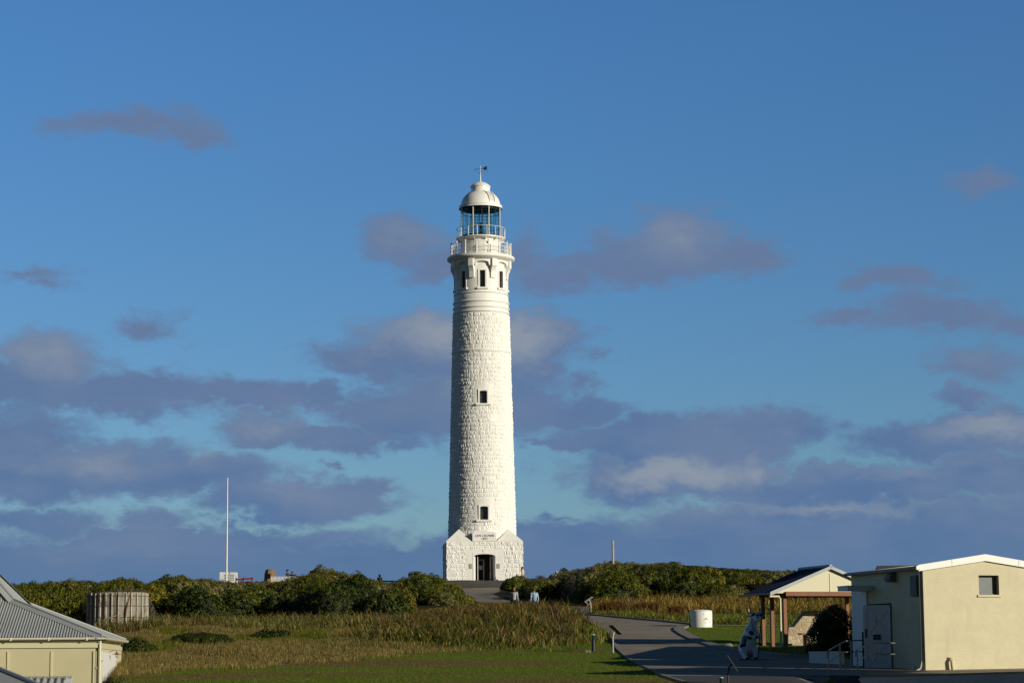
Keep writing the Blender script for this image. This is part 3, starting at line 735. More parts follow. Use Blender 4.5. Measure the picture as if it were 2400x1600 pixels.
def asphalt(name, c1, c2):
    m = bpy.data.materials.new(name); m.use_nodes = True; T = NT(m.node_tree); p = T.n['Principled BSDF']
    tc = T.new('ShaderNodeTexCoord').outputs['Object']
    a = T.mix(T.ramp(T.noise(tc, .35, 6, .65), .35, .68), c1, c2)
    a = T.mix(T.ramp(T.noise(tc, 1.1, 5, .7, .6), .62, .74), a, tuple(x * .55 for x in c1))
    vo = T.new('ShaderNodeTexVoronoi', feature='DISTANCE_TO_EDGE'); vo.inputs['Scale'].default_value = .33
    T.l.new(T.vmath('ADD', tc, T.vmath('SCALE', T.noise(tc, 1.5, 4, .65, 0, True), .9)), vo.inputs[0])
    a = T.mix(T.ramp(vo.outputs[0], .004, .014, .55, 0), a, tuple(x * .35 for x in c1))
    sp_ = T.ramp(T.noise(tc, 30, 3, .7), .3, .7, .72, 1.3, False)
    T.l.new(T.vmath('SCALE', a, sp_), p.inputs['Base Color']); p.inputs['Roughness'].default_value = .9; p.inputs['Specular IOR Level'].default_value = .25
    bp = T.new('ShaderNodeBump'); bp.inputs['Strength'].default_value = .5; bp.inputs['Distance'].default_value = .02
    T.l.new(T.noise(tc, 35, 3, .7), bp.inputs['Height']); T.l.new(bp.outputs[0], p.inputs['Normal']); return m
road_m = asphalt('worn_asphalt', (.215, .180, .130), (.275, .232, .172))
tag(paved('road', poly_road, road_m, .035), kind='structure')
tag(paved('path', path_side, road_m, .03), kind='structure')
fore = [gpt(1560, 1586, 40), gpt(1800, 1586.5, 40), gpt(2000, 1587, 40), Vector((30, 66, 0)), Vector((30, 40, 0)), Vector((6, 40, 0)), gpt(1612, 1602, 40)]
tag(paved('driveway', fore, asphalt('dark_asphalt', (.060, .057, .054), (.078, .074, .068)), .045), kind='structure')

apron = [Vector((-6.4, 210.5, 0)), Vector((-6.4, 219.3, 0)), Vector((.75, 219.8, 0)), Vector((.3, 213, 0)), Vector((-.6, 209.5, 0))]
tag(paved('pavement', apron, asphalt('apron_asphalt', (.085, .075, .062), (.105, .094, .078)), .06), kind='structure')
# concrete kerb edging: a real raised strip along the lawn edges
kerb_m = mat('concrete_kerb', (.20, .175, .135), .85, .15, 3, .4, 30)
def kerb(name, pts, w=.16, h=.11):
    m = MB(); P = []
    for a, b_ in zip(pts[:-1], pts[1:]):
        n = max(2, int((b_ - a).length / .6))
        P += [a.lerp(b_, k / n) for k in range(n)]
    P.append(pts[-1]); vs, fs = [], []
    for k, p in enumerate(P):
        d = (P[min(k + 1, len(P) - 1)] - P[max(k - 1, 0)]); d.z = 0; d.normalize(); nrm = Vector((-d.y, d.x, 0))
        for s, z in ((-1, -.05), (-1, h), (1, h), (1, -.05)):
            q = p + nrm * s * w / 2; vs.append((q.x, q.y, gz(q.x, q.y) + z))
    for k in range(len(P) - 1):
        for q in range(3): fs.append((k * 4 + q, k * 4 + q + 1, k * 4 + 5 + q, k * 4 + 4 + q))
    m.add(vs, fs); return tag(m.build(name, kerb_m), kind='structure')
kerb('kerb', roadL[1:], .12, .05)
kerb('kerb', [gpt(*p) for p in RI], .5, .09)
kerb('kerb', [gpt(1352, 1439.5), gpt(1430, 1446), gpt(1532, 1455), gpt(1618, 1463.6)], .2, .10)
# ================================================================ buildings and furniture
cream_board = mat('cream_board', (.49, .44, .26), .6, .06, 1.2, .08, 6)
cream_trim = mat('cream_trim', (.56, .52, .32), .5, .05, 2)
white_gutter = mat('cream_gutter', (.60, .58, .46), .4, .06, 2)
zinc = mat('zincalume_roof', (.34, .355, .34), .45, .10, .8, 0, metal=.15, spec=.4)
zinc_cap = mat('zinc_flashing', (.36, .375, .355), .45, .08, 1.0, metal=.1)
door_white = mat('white_painted_door', (.72, .70, .64), .5, .05, 2)
rust_m = mat('rust', (.15, .058, .026), .8, .3, 4)

def corr_plane(mb, a, b, c, d, period, amp, steps=6):
    """corrugated sheet between eave edge a-b and upper edge d-c (ridges run from eave to top)"""
    a, b, c, d = map(Vector, (a, b, c, d)); L = (b - a).length; n = max(4, int(L / period * steps))
    nrm = (b - a).cross(d - a).normalized()
    if nrm.z < 0: nrm = -nrm
    vs = []
    for k in range(n + 1):
        t = k / n; o = nrm * (amp * math.sin(2 * PI * t * L / period)); vs += [a.lerp(b, t) + o, d.lerp(c, t) + o]
    mb.add(vs, [(2 * k, 2 * k + 2, 2 * k + 3, 2 * k + 1) for k in range(n)])

# ---------------------------------------------------------------- cream house, lower left
DH = 70.0; sH = DH / 50
hc = W(240, 1493, DH)                                       # gutter corner
RZ = math.atan(.098)
G0 = -2.15
house = thing('house', 'cream weatherboard house with a grey hipped corrugated iron roof at the bottom left corner', 'house', (hc.x, hc.y, G0), RZ)
he = hc.z - G0                                              # eave height
LE, WX = 7.3 * sH, 16.0
oh = .14
m = MB(); m.box((-WX / 2 - oh, LE / 2, he / 2 - .08), (WX - .02, LE - 2 * oh, he - .12)); wall_o = m.build('wall', cream_board, house)
R_inv = Matrix.Rotation(-RZ, 4, 'Z') @ Matrix.Translation((-hc.x, -hc.y, -G0))
fy = oh
def front_x(px):
    q = hit(px, 1530, Matrix.Rotation(RZ, 4, 'Z') @ Vector((0, fy, 0)) + Vector((hc.x, hc.y, 0)), Matrix.Rotation(RZ, 3, 'Z') @ Vector((0, -1, 0)))
    return (R_inv @ q).x
for px in (19, 121):
    m = MB(); x = front_x(px); m.box((x, fy - .012, he / 2 - .15), (.055, .028, he - .5)); m.build('batten', cream_trim, house)
    m = MB(); m.box((x - .034, fy - .004, he / 2 - .15), (.014, .012, he - .5)); m.build('joint', mat('shadow_gap', (.16, .13, .05), .7), house)
for dx in (0, .075):
    m = MB(); x = front_x(221) + dx; m.box((x, fy - .014, he / 2 - .15), (.06, .03, he - .5)); m.build('corner_board', cream_trim, house)
m = MB(); m.box((front_x(216.5), fy - .004, he / 2 - .15), (.016, .012, he - .5)); m.build('joint', MATS['shadow_gap'], house)
m = MB(); m.box((-WX / 2 - oh, fy - .03, he - .235), (WX, .06, .13)); m.build('frieze', cream_trim, house, bevel=.006)
m = MB(); m.box((-oh + .02, LE / 2, he - .26), (.05, LE - .3, .13)); m.build('frieze', cream_trim, house, bevel=.006)
xd = front_x(234.5)
m = MB(); m.tube([(xd, fy - .06, 0), (xd, fy - .06, he - .16), (xd, fy - .0, he - .06)], .043, 12); dp = m.build('downpipe', cream_trim, house, smooth=True)
for zz_ in (he - .9, he - 2.0):
    m = MB(); m.box((xd - .04, fy - .03, zz_), (.13, .07, .03)); m.build('pipe_bracket', cream_trim, dp)
# end wall: corrugated cladding with a white plank door
m = MB(); nC = 150
vs = []
for k in range(nC + 1):
    y = lerp(oh + .02, LE - oh, k / nC); o = .012 * math.sin(2 * PI * y / .30)
    vs += [(-oh + .016 + o, y, 0), (-oh + .016 + o, y, he - .33)]
m.add(vs, [(2 * k, 2 * k + 2, 2 * k + 3, 2 * k + 1) for k in range(nC)]); m.build('end_cladding', cream_board, house)
def end_y(px):
    q = hit(px, 1530, Matrix.Rotation(RZ, 4, 'Z') @ Vector((-oh, 0, 0)) + Vector((hc.x, hc.y, 0)), Matrix.Rotation(RZ, 3, 'Z') @ Vector((1, 0, 0)))
    return (R_inv @ q).y
m = MB(); y0, y1 = oh + .35, end_y(270)
zt = he - (1528 - 1495) / F * DH
nP = 6
for k in range(nP): m.box((-oh + .05, lerp(y0, y1, (k + .5) / nP), zt / 2), (.035, (y1 - y0) / nP - .03, zt))
m.box((-oh + .04, (y0 + y1) / 2, zt / 2), (.03, y1 - y0, zt)); dr = m.build('door', door_white, house)
for q in (.9, .62, .35):
    for yy in (y0 + .35, y1 - .5):
        m = MB(); m.box((-oh + .075, yy, zt * q), (.02, .5, .05)); m.build('hinge', mat('grey_iron', (.4, .4, .4), .5), dr)
# gutters
def gutter(p, q, r=.062):
    m = MB(); p, q = Vector(p), Vector(q); d = (q - p).normalized(); o = d.cross(Vector((0, 0, 1)))
    vs = []; n = 8
    for e in (p, q):
        for k in range(n + 1):
            a = PI * k / n; vs.append(e + o * (r * math.cos(a)) + Vector((0, 0, -r * 1.1 * math.sin(a))))
        vs.append(e - o * r * 1.15 + Vector((0, 0, .012))); vs.append(e + o * r * 1.15 + Vector((0, 0, .012)))
    w = n + 3; m.add(vs, [(k, k + 1, w + k + 1, w + k) for k in range(n)] + [(0, w, 2 * w - 1, w - 1), (n, n + 1, w + n + 1, w + n)]); return m
gutter((-WX, -.03, he), (.03, -.03, he)).build('gutter', white_gutter, house)
gutter((.05, -.03, he), (.05, LE + .03, he)).build('gutter', white_gutter, house)
for k in range(12):
    m = MB(); m.box((-.45 - k * 1.12, -.085, he - .035), (.05, .03, .10)); m.build('gutter_bracket', white_gutter, house)
# roof: broken-back hip
t1, h1 = 2.12 * sH, .83 * sH; t2 = LE / 2; h2 = h1 + (t2 - t1) * math.tan(R(46)); zr = he + .02
m = MB()
per = .085
# front lower slope, sheet by sheet, cut along the hip
nS = int((WX) / per * 6); vs = []; fs = []
for k in range(nS + 1):
    x = -WX + (WX) * k / nS; o = .016 * math.sin(2 * PI * x / per); t = min(t1, -x); nz_ = math.cos(math.atan(h1 / t1))
    vs += [(x, 0, zr + o), (x, t, zr + h1 * t / t1 + o)]
    if t >= t1: u = min(t2, -x); vs.append((x, u, zr + h1 + (u - t1) * (h2 - h1) / (t2 - t1) + o))
    else: vs.append((x, t, zr + h1 * t / t1 + o))
for k in range(nS): a = 3 * k; fs += [(a, a + 3, a + 4, a + 1), (a + 1, a + 4, a + 5, a + 2)]
m.add(vs, fs); roof = m.build('roof', zinc, house)
m = MB(); nE = int(LE / per * 6); vs = []; fs = []
for k in range(nE + 1):                                      # end slope
    y = LE * k / nE; o = .016 * math.sin(2 * PI * y / per); s = min(y, LE - y); t = min(t1, s); u = min(t2, s)
    vs += [(0, y, zr + o), (-t, y, zr + h1 * t / t1 + o), (-u, y, zr + (h1 + (u - t1) * (h2 - h1) / (t2 - t1) if u > t1 else h1 * u / t1) + o)]
for k in range(nE): a = 3 * k; fs += [(a, a + 3, a + 4, a + 1), (a + 1, a + 4, a + 5, a + 2)]
m.add(vs, fs); m.build('roof_end', zinc, house)
m = MB(); m.add([(-WX, LE, zr), (0, LE, zr), (-t1, LE - t1, zr + h1), (-WX, LE - t1, zr + h1), (-t2, LE - t2, zr + h2), (-WX, LE - t2, zr + h2)], [(0, 1, 2, 3), (3, 2, 4, 5)]); m.build('roof_back', zinc, house)
for ys_ in (0, 1):
    P = [(0, 0, zr), (-t1, t1, zr + h1), (-t2, t2, zr + h2)]
    if ys_: P = [(x, LE - y, z) for x, y, z in P]
    m = MB(); w = .21
    for a, b in zip(P[:-1], P[1:]):
        a, b = Vector(a), Vector(b); d = (b - a).normalized(); sd = Vector((-d.y, d.x, 0)).normalized() * w; up = Vector((0, 0, .05)); dn = Vector((0, 0, -.045))
        m.add([a + sd + dn, a + up, a - sd + dn, b + sd + dn, b + up, b - sd + dn], [(0, 1, 4, 3), (1, 2, 5, 4)])
        m.tube([a + up * .9, b + up * .9], .035, 8)
    m.build('hip_capping', zinc_cap, house)
# gooseneck lamp on the end wall
lx, ly, lzz = -oh + .03, end_y(252), he - (1537 - 1495) / F * DH
lamp = thing('wall_lamp', 'rusty gooseneck wall lamp with a glass jar beside the white door of the cream house', 'lamp', Matrix.Rotation(RZ, 4, 'Z') @ Vector((lx, ly, 0)) + Vector((hc.x, hc.y, G0 + lzz)), RZ)
m = MB(); m.tube([(0, 0, -.02), (.04, 0, .0), (.05, 0, .20), (.14, 0, .24), (.24, 0, .30), (.34, 0, .28), (.38, 0, .18)], .014, 8); m.build('arm', rust_m, lamp, smooth=True)
m = MB(); m.lathe([(.02, .19), (.05, .185), (.07, .13), (.22, .085), (.225, .075), (.06, .1), (.01, .1)], 24, c=(.38, 0)); m.build('shade', rust_m, lamp, smooth=True)
m = MB(); m.lathe([(.058, .10), (.062, .0), (.05, -.07), (.02, -.1), (.001, -.1)], 16, c=(.38, 0)); m.build('glass_jar', glass_mat('lamp_glass', (.8, .8, .78), .08), lamp, smooth=True)
m = MB(); m.box((.01, 0, -.22), (.02, .05, .42)); m.build('back_plate', door_white, lamp); lamp.scale = (.68,) * 3

# ---------------------------------------------------------------- lower roofs in the corner
lean = thing('lean_to', 'low lean-to of corrugated iron with a wide flashing against the cream house wall', 'lean-to', W(110, 1600, 67.5) + Vector((0, 0, -1.6)), RZ)
o0 = Vector(lean.location); Ri = Matrix.Rotation(-RZ, 4, 'Z') @ Matrix.Translation(-o0)
A_, B_ = Ri @ W(36, 1584, 68.8), Ri @ W(168, 1582.5, 68.8)
top = A_.z
m = MB(); corr_plane(m, (A_.x, A_.y - 2.0, top - .75), (B_.x - .18, A_.y - 2.0, top - .75), (B_.x - .18, A_.y - .1, top - .03), (A_.x, A_.y - .1, top - .03), .20, .03, 8); m.build('roof', zinc, lean)
m = MB(); m.prism([(A_.x, A_.y - .22, top - .06), (A_.x, A_.y, top), (A_.x, A_.y + .06, top), (A_.x, A_.y + .06, top - .12)], (B_.x - A_.x, 0, 0)); m.build('ridge_flashing', zinc_cap, lean)
m = MB(); m.prism([(B_.x - .16, A_.y - 2.0, top - .72), (B_.x + .03, A_.y - 2.0, top - .78), (B_.x + .02, A_.y, top - .01), (B_.x - .16, A_.y - .15, top - .03)], (0, 0, -.05)); m.build('barge_flashing', mat('pale_flashing', (.5, .52, .54), .4), lean)
m = MB(); m.box(((A_.x + B_.x) / 2, A_.y - .95, (top - .9) / 2 - .3), (B_.x - A_.x - .2, 1.9, top - .2)); m.build('wall', cream_board, lean)
shed2 = thing('outbuilding', 'outbuilding with a smooth grey hipped iron roof in the very corner, nearest the camera', 'outbuilding', W(0, 1600, 62) + Vector((-1, 0, -1.9)), 0)
o0 = Vector(shed2.location)
a = W(-160, 1502, 66) - o0; b = W(0, 1568.5, 63.5) - o0; c = W(160, 1634, 61) - o0
lft = Vector((-4, -.4, 0))
m = MB(); m.prism([a, c, c + Vector((-1.5, -2.2, -.9)), a + Vector((-2.0, -2.6, -1.6))], (0, 0, -.06)); m.build('roof', zinc_cap, shed2)
m = MB(); m.prism([a, c, c + Vector((.3, 2.5, -.9)), a + Vector((0, 3, -.9))], (0, 0, -.06)); m.build('roof_back', zinc_cap, shed2)
m = MB(); m.tube([a + Vector((0, 0, .02)), c + Vector((0, 0, .02))], .06, 8); m.build('hip_capping', zinc_cap, shed2)
m = MB(); m.box(((a.x + c.x) / 2 - 1.2, (a.y + c.y) / 2 - .3, -.9), (3.0, 2.6, 1.6)); m.build('wall', cream_board, shed2)

# ---------------------------------------------------------------- rendered block shed, lower right
def block_mat(name, c):
    m = bpy.data.materials.new(name); m.use_nodes = True; T = NT(m.node_tree); p = T.n['Principled BSDF']
    tc = T.new('ShaderNodeTexCoord').outputs['Object']
    mp = T.new('ShaderNodeMapping'); T.l.new(tc, mp.inputs[0]); mp.inputs['Rotation'].default_value = (PI / 2, 0, 0)
    br = T.new('ShaderNodeTexBrick'); T.l.new(mp.outputs[0], br.inputs['Vector']); br.inputs['Scale'].default_value = 1.0
    br.inputs['Brick Width'].default_value = .24; br.inputs['Row Height'].default_value = .086; br.inputs['Mortar Size'].default_value = .010; br.inputs['Mortar Smooth'].default_value = .6
    br.inputs['Color1'].default_value = br.inputs['Color2'].default_value = (1, 1, 1, 1); br.inputs['Mortar'].default_value = (0, 0, 0, 1)
    n = T.noise(tc, 1.6, 6, .65); n2 = T.noise(tc, 5, 5, .7); n3 = T.noise(tc, 45, 3, .6)
    k = T.math('MULTIPLY', T.ramp(n, .3, .7, .93, 1.06, False), T.ramp(n2, .3, .7, .96, 1.04, False))
    T.l.new(T.mix(T.ramp(T.noise(T.vmath('MULTIPLY', tc, (1, 1, .16)), 2.2, 7, .7), .54, .78, 0, .45), T.vmath('SCALE', c, k), tuple(x * .72 for x in c)), p.inputs['Base Color']); p.inputs['Roughness'].default_value = .7
    h = T.math('ADD', T.math('MULTIPLY', br.outputs['Fac'], -.11), T.math('ADD', T.math('MULTIPLY', n2, .9), T.math('MULTIPLY', n3, .22)))
    bp = T.new('ShaderNodeBump'); bp.inputs['Strength'].default_value = .45; bp.inputs['Distance'].default_value = .02
    T.l.new(h, bp.inputs['Height']); T.l.new(bp.outputs[0], p.inputs['Normal']); return m
block = block_mat('painted_brickwork', (.57, .515, .33))
S0 = W(2170, 1575, 70.0); RZS = math.atan2(.29, .957)
shed = thing('shed', 'cream painted brick shed with a white bargeboard and one small window at the right edge', 'shed', S0, RZS)
Ms = Matrix.Translation(S0) @ Matrix.Rotation(RZS, 4, 'Z'); Mi = Ms.inverted()
def onL(px, py): return Mi @ hit(px, py, Ms @ Vector((0, 0, 0)), Ms.to_3x3() @ Vector((-1, 0, 0)))
def onF(px, py): return Mi @ hit(px, py, Ms @ Vector((0, 0, 0)), Ms.to_3x3() @ Vector((0, -1, 0)))
hw = onF(2158, 1326).z; rp = onF(2307, 1304.6); ridge_x, ridge_z = rp.x, rp.z; WS = 2 * ridge_x; LS = onL(1996, 1400).y
eave = hw; base_d = -.7
wq = .24
wf0, wf1 = onF(2295, 1393), onF(2340.5, 1347.5)              # window opening
def wall_with_hole(mb, x0, x1, z0, z1, hx0, hx1, hz0, hz1, y0, y1):
    for a, b, c, d in ((x0, hx0, z0, z1), (hx1, x1, z0, z1), (hx0, hx1, z0, hz0), (hx0, hx1, hz1, z1)):
        mb.box(((a + b) / 2, (y0 + y1) / 2, (c + d) / 2), (b - a, y1 - y0, d - c))
m = MB(); wall_with_hole(m, 0, WS, base_d, eave, wf0.x, wf1.x, wf0.z, wf1.z, 0, wq)
gable = [(0, 0, eave), (WS, 0, eave), (ridge_x, 0, ridge_z - .06)]
m.prism(gable, (0, wq, 0)); m.build('front_wall', block, shed)
dl0, dl1 = onL(2084, 1560), onL(2091, 1410)
m = MB(); yA, yB = onL(2092, 1500).y, onL(2032, 1500).y; zd = onL(2090, 1412).z
def side(mb, y0, y1, z0, z1): mb.box((wq / 2, (y0 + y1) / 2, (z0 + z1) / 2), (wq, y1 - y0, z1 - z0))
side(m, wq + .001, yA, base_d, eave); side(m, yB, LS, base_d, eave); side(m, yA, yB, zd, eave); side(m, yA, yB, base_d, 0.1)
m.build('side_wall', block, shed)
m = MB(); m.box((WS / 2, LS - wq / 2, (eave + base_d) / 2), (WS - 2 * wq - .01, wq - .01, eave - base_d)); m.box((WS - wq / 2, LS / 2 + wq / 2, (eave + base_d) / 2), (wq, LS - wq - .01, eave - base_d)); m.prism([(0, LS - wq, eave), (WS, LS - wq, eave), (ridge_x, LS - wq, ridge_z - .06)], (0, wq, 0)); m.build('back_wall', block, shed)
navy_roof = mat('dark_iron_roof', (.060, .062, .085), .5, .1, 1.5)
bw = mat('white_bargeboard', (.78, .765, .70), .5, .04, 2, .05, 8)
# roof sheets and trims
m = MB(); ov = .17; sl = (ridge_z - eave) / ridge_x
for s in (0, 1):
    f = (lambda x: x) if not s else (lambda x: WS - x)
    corr_plane(m, (f(-ov), -.05, eave - sl * ov), (f(-ov), LS + .1, eave - sl * ov), (f(ridge_x), LS + .1, ridge_z - .09), (f(ridge_x), -.05, ridge_z - .09), .09, .014)
m.build('roof', navy_roof, shed)
m = MB()
for s in (0, 1):
    f = (lambda x: x) if not s else (lambda x: WS - x)
    z0, z1 = eave - sl * ov, ridge_z
    m.prism([(f(-ov), -.075, z0 - .13), (f(ridge_x), -.075, z1 - .12), (f(ridge_x), -.075, z1 + .085), (f(-ov), -.075, z0 + .06)], (0, .05, 0))
    m.box((f(.95), -.08, eave + .95 * sl - .02), (.012, .012, .16))
m.build('bargeboard', bw, shed)
gutter((-ov - .02, LS + .1, eave - .05), (-ov - .02, -.06, eave - .05), .055).build('gutter', mat('grey_gutter', (.30, .33, .32), .5), shed)
m = MB(); m.box((-ov / 2, LS / 2, eave - .09), (ov, LS, .02)); m.build('soffit', mat('soffit_grey', (.35, .35, .3), .6), shed)
m = MB(); m.box((-ov - .01, -.07, eave - .05), (.16, .07, .13)); m.build('gutter_end', bw, shed, bevel=.01)
# window
hwx, hz = wf1.x - wf0.x, wf1.z - wf0.z; cx, cz = (wf0.x + wf1.x) / 2, (wf0.z + wf1.z) / 2
m = MB(); m.box((cx, wq - .05, cz), (hwx, .02, hz)); wn = m.build('window', mat('frosted_pane', (.085, .105, .10), .35, .15, 5), shed)
m = MB()
for x in (wf0.x + .015, wf1.x - .015): m.box((x, wq - .075, cz), (.03, .05, hz))
for z in (wf0.z + .015, wf1.z - .015): m.box((cx, wq - .075, z), (hwx - .06, .05, .03))
m.build('window_frame', mat('grey_window_frame', (.10, .10, .09), .5), wn)
m = MB(); m.box((cx, .06, wf0.z - .035), (hwx + .12, .2, .07)); m.build('sill', block, wn)
# door: white jamb panel, canopy and ajar leaf with cross bracing
blue_white = mat('white_door_paint', (.66, .66, .66), .5, .05, 2)
pA, pB = onL(2015, 1560).y, onL(2052, 1380).y
zP = onL(2030, 1373).z
m = MB(); m.box((-.03, (yB + pA) / 2 + .1, (zP + .1) / 2), (.06, abs(pA - yB) + .5, zP - .1)); m.build('door_jamb_panel', blue_white, shed)
m = MB(); cA = onL(2050, 1378); m.box((-.42, cA.y + .55, cA.z), (.84, .75, .13)); m.box((-.42, cA.y + .55, cA.z + .08), (.88, .8, .03)); m.build('canopy', blue_white, shed)
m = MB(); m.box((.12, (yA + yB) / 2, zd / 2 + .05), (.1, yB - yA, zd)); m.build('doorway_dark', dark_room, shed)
# leaf: hinged at yA, swung out so that it faces the camera
hinge = Vector((-.02, yA + .05, .1)); e1 = Mi @ W(2028, 1490, (Ms @ hinge).y + .35); dvec = Vector((e1.x - hinge.x, e1.y - hinge.y, 0)); wl = .86; dvec.normalize()
hl = zd - .16
rzl = math.atan2(dvec.y, dvec.x); Ml = Matrix.Translation(hinge) @ Matrix.Rotation(rzl, 4, 'Z')
def leafbox(mb, c, d, ang=0):
    t = MB().box((0, 0, 0), d, M=Matrix.Rotation(ang, 3, 'Y')); mb.add([Ml @ (Vector(v) + Vector(c)) for v in t.v], t.f)
m = MB(); leafbox(m, (wl / 2, 0, hl / 2), (wl, .04, hl)); lf = m.build('door', blue_white, shed)
for yy in (.035, -.035):
    m = MB()
    for x in (.05, wl - .05): leafbox(m, (x, yy, hl / 2), (.10, .03, hl))
    for z in (.06, hl / 2, hl - .06): leafbox(m, (wl / 2, yy, z), (wl - .2, .03, .11))
    for z in (hl * .25, hl * .75):
        for a in (1, -1): leafbox(m, (wl / 2, yy * .95, z), (1.02, .028, .09), a * math.atan2(hl / 2 - .15, wl - .2))
    m.build('bracing', blue_white, lf)
sgn = -1
m = MB(); leafbox(m, (wl * .5, .065, hl * .5), (.24, .02, .16)); sg = m.build('door_sign', mat('navy_sign', (.012, .014, .05), .5), lf)
m = MB(); leafbox(m, (wl * .9, .07, hl * .56), (.04, .05, .28)); m.build('handle', vane_m, lf)
t = text_mesh('PUSH', .085, .004)
for yy_, flip in ((.0755, -1),): 
    m = MB(); m.add([Ml @ Vector((v[0] * flip + wl * .5, yy_, v[2] + hl * .5)) for v in t.v], t.f); m.build('lettering', mat('pale_lettering', (.45, .45, .5), .5), sg)
# lamps and boxes on the side wall
fl = onL(2096, 1352)
m = MB(); P = [(0, 0, -.13), (-.10, 0, -.15), (-.24, 0, -.13), (-.26, 0, -.05), (-.20, 0, .08), (-.08, 0, .14), (0, 0, .14)]
m.prism([(x, fl.y - .16, fl.z + z) for x, y, z in P], (0, .34, 0)); m.build('vent_hood', mat('grey_vent_hood', (.10, .11, .10), .6), shed, bevel=.02)
m = MB(); m.tube([(-.22, fl.y + .25, fl.z - .02), (-.30, fl.y + .6, fl.z - .02)], .03, 8); m.build('vent_pipe', blue_white, shed)
bx = onL(2147, 1372)
m = MB(); m.box((-.05, bx.y, bx.z), (.10, .42, .62)); m.build('meter_box', mat('meter_grey', (.12, .10, .10), .6), shed, bevel=.01)
m = MB(); m.tube([(-.05, .12, eave - .1), (-.05, .12, .35), (-.12, .12, .12), (-.25, .12, .05)], .035, 8); m.build('downpipe', mat('downpipe_cream', (.42, .40, .28), .6), shed)
m = MB(); fq = onL(2151, 1569); m.sphere((-.12, fq.y, fq.z + .02), .075, 10, 6, (1, 1, 1.1)); m.build('drain_elbow', mat('drain_white', (.7, .68, .55), .6), shed)
vp_ = onF(2236, 1573)
m = MB(); xv = vp_.x - .06; m.tube([(xv, -.10, -.03), (xv - .05, -.14, .12), (xv - .07, -.13, .36)], .055, 12); m.tube([(xv - .07, -.13, .36), (xv - .07, .02, .42)], .05, 10); m.tube([(xv - .07, -.02, .42), (xv - .14, -.05, .44)], .02, 6); m.build('soil_pipe', block, shed, smooth=True)

# retaining wall, ramp and handrails below the shed
rw_m = mat('pale_render', (.70, .68, .62), .7, .1, 1.5, .2, 12)
p0, p1 = W(2012, 1586, 66.2), W(2500, 1578, 65.8); d_ = p1 - p0
ret = thing('retaining_wall', 'low pale rendered retaining wall below the brick shed', 'wall', (p0.x, p0.y, p0.z - .7), math.atan2(d_.y, d_.x))
Lr = math.hypot(d_.x, d_.y); hr = .70
m = MB(); m.prism([(.45, 0, 0), (Lr, 0, 0), (Lr, 0, hr + .10), (0.1, 0, hr), (0, 0, hr - .05)], (0, .3, 0)); m.build('wall', rw_m, ret)
m = MB(); m.prism([(.05, -.03, hr), (Lr, -.03, hr + .105), (Lr, -.03, hr + .15), (.05, -.03, hr + .04)], (0, .36, 0)); m.build('coping', mat('worn_concrete', (.30, .27, .2), .85, .2, 3, .4, 20), ret)
ramp_m = mat('ramp_concrete', (.17, .155, .12), .85, .15, 2, .3, 25)
q = [W(1941, 1590, 67), W(2012, 1586, 66.6), W(2094, 1568, 71.2), W(2022, 1566, 73.5)]
m = MB(); m.prism([v + Vector((0, 0, .015)) for v in q], (0, 0, -.35)); tag(m.build('ramp', ramp_m), kind='structure')
q2 = [q[1] + Vector((.02, .02, -.02)), W(2176, 1577, 68.2), S0 + Vector((-.05, -.05, -.06)), q[2] + Vector((0, 0, -.02))]
m = MB(); m.prism([v for v in q2], (0, 0, -.4)); tag(m.build('pavement', ramp_m), kind='structure')
q3 = [W(2176, 1577, 67.0), W(2500, 1577, 66.6), Ms @ Vector((WS + .3, -.02, -.05)), S0 + Vector((0, -.02, -.05))]
m = MB(); m.prism([v for v in q3], (0, 0, -.4)); tag(m.build('pavement', ramp_m), kind='structure')
steel = mat('galvanised_rail', (.26, .26, .25), .4, .15, 6, metal=.5)
def rail_thing(label, posts, top, low, extra=()):
    b = posts[0][1]; t = thing('handrail', label, 'handrail', b, 0, 'handrails on the shed ramp'); o = Vector(b)
    for a, c in posts: m = MB(); m.tube([a - o, c - o], .024, 8); m.build('post', steel, t)
    m = MB(); m.tube([p - o for p in top], .022, 8); m.build('top_rail', steel, t)
    m = MB(); m.tube([p - o for p in low], .018, 8); m.build('lower_rail', steel, t)
    return t
Dn = 67.3; D2 = 70.2; D3 = 72.4
rail_thing('galvanised handrail on the left side of the shed ramp, next to the dark bush',
    [(W(1942, 1524, Dn), W(1943, 1590, Dn)), (W(1968, 1508, D2), W(1969.5, 1571, D2)), (W(1995, 1502, D3), W(1996.5, 1567, D3))],
    [W(1939, 1541, Dn), W(1939, 1527, Dn), W(1942, 1523.5, Dn), W(1968, 1508, D2), W(1982, 1501.5, D2 + 1), W(1995, 1500, D3), W(2024, 1500, D3 + .6)],
    [W(1943, 1550, Dn), W(1968, 1534, D2), W(1982, 1527.5, D2 + 1), W(1995, 1526, D3), W(2024, 1526, D3 + .6)])
rail_thing('galvanised handrail on the right side of the shed ramp, in front of the open door',
    [(W(2009, 1523, Dn), W(2010.5, 1586.5, Dn)), (W(2037, 1506, 69.0), W(2038.5, 1575, 69.0))],
    [W(2005, 1539, Dn), W(2005, 1526, Dn), W(2009, 1522.5, Dn), W(2037, 1506, 69.0), W(2098, 1506, 70.6)],
    [W(2009.5, 1549, Dn), W(2037, 1532, 69.0), W(2098, 1532, 70.6)])
bp_ = W(2025, 1563, 72.6)
t = thing('gate_post', 'square dark post standing by the open shed door', 'post', bp_); m = MB(); hh = (1563 - 1481) / F * 72.6
m.prism([(-.035, -.035, 0), (.035, -.035, 0), (.035, .035, 0), (-.035, .035, 0)], (0, 0, hh - .06)); m.build('shaft', mat('dark_post', (.02, .02, .024), .6), t)
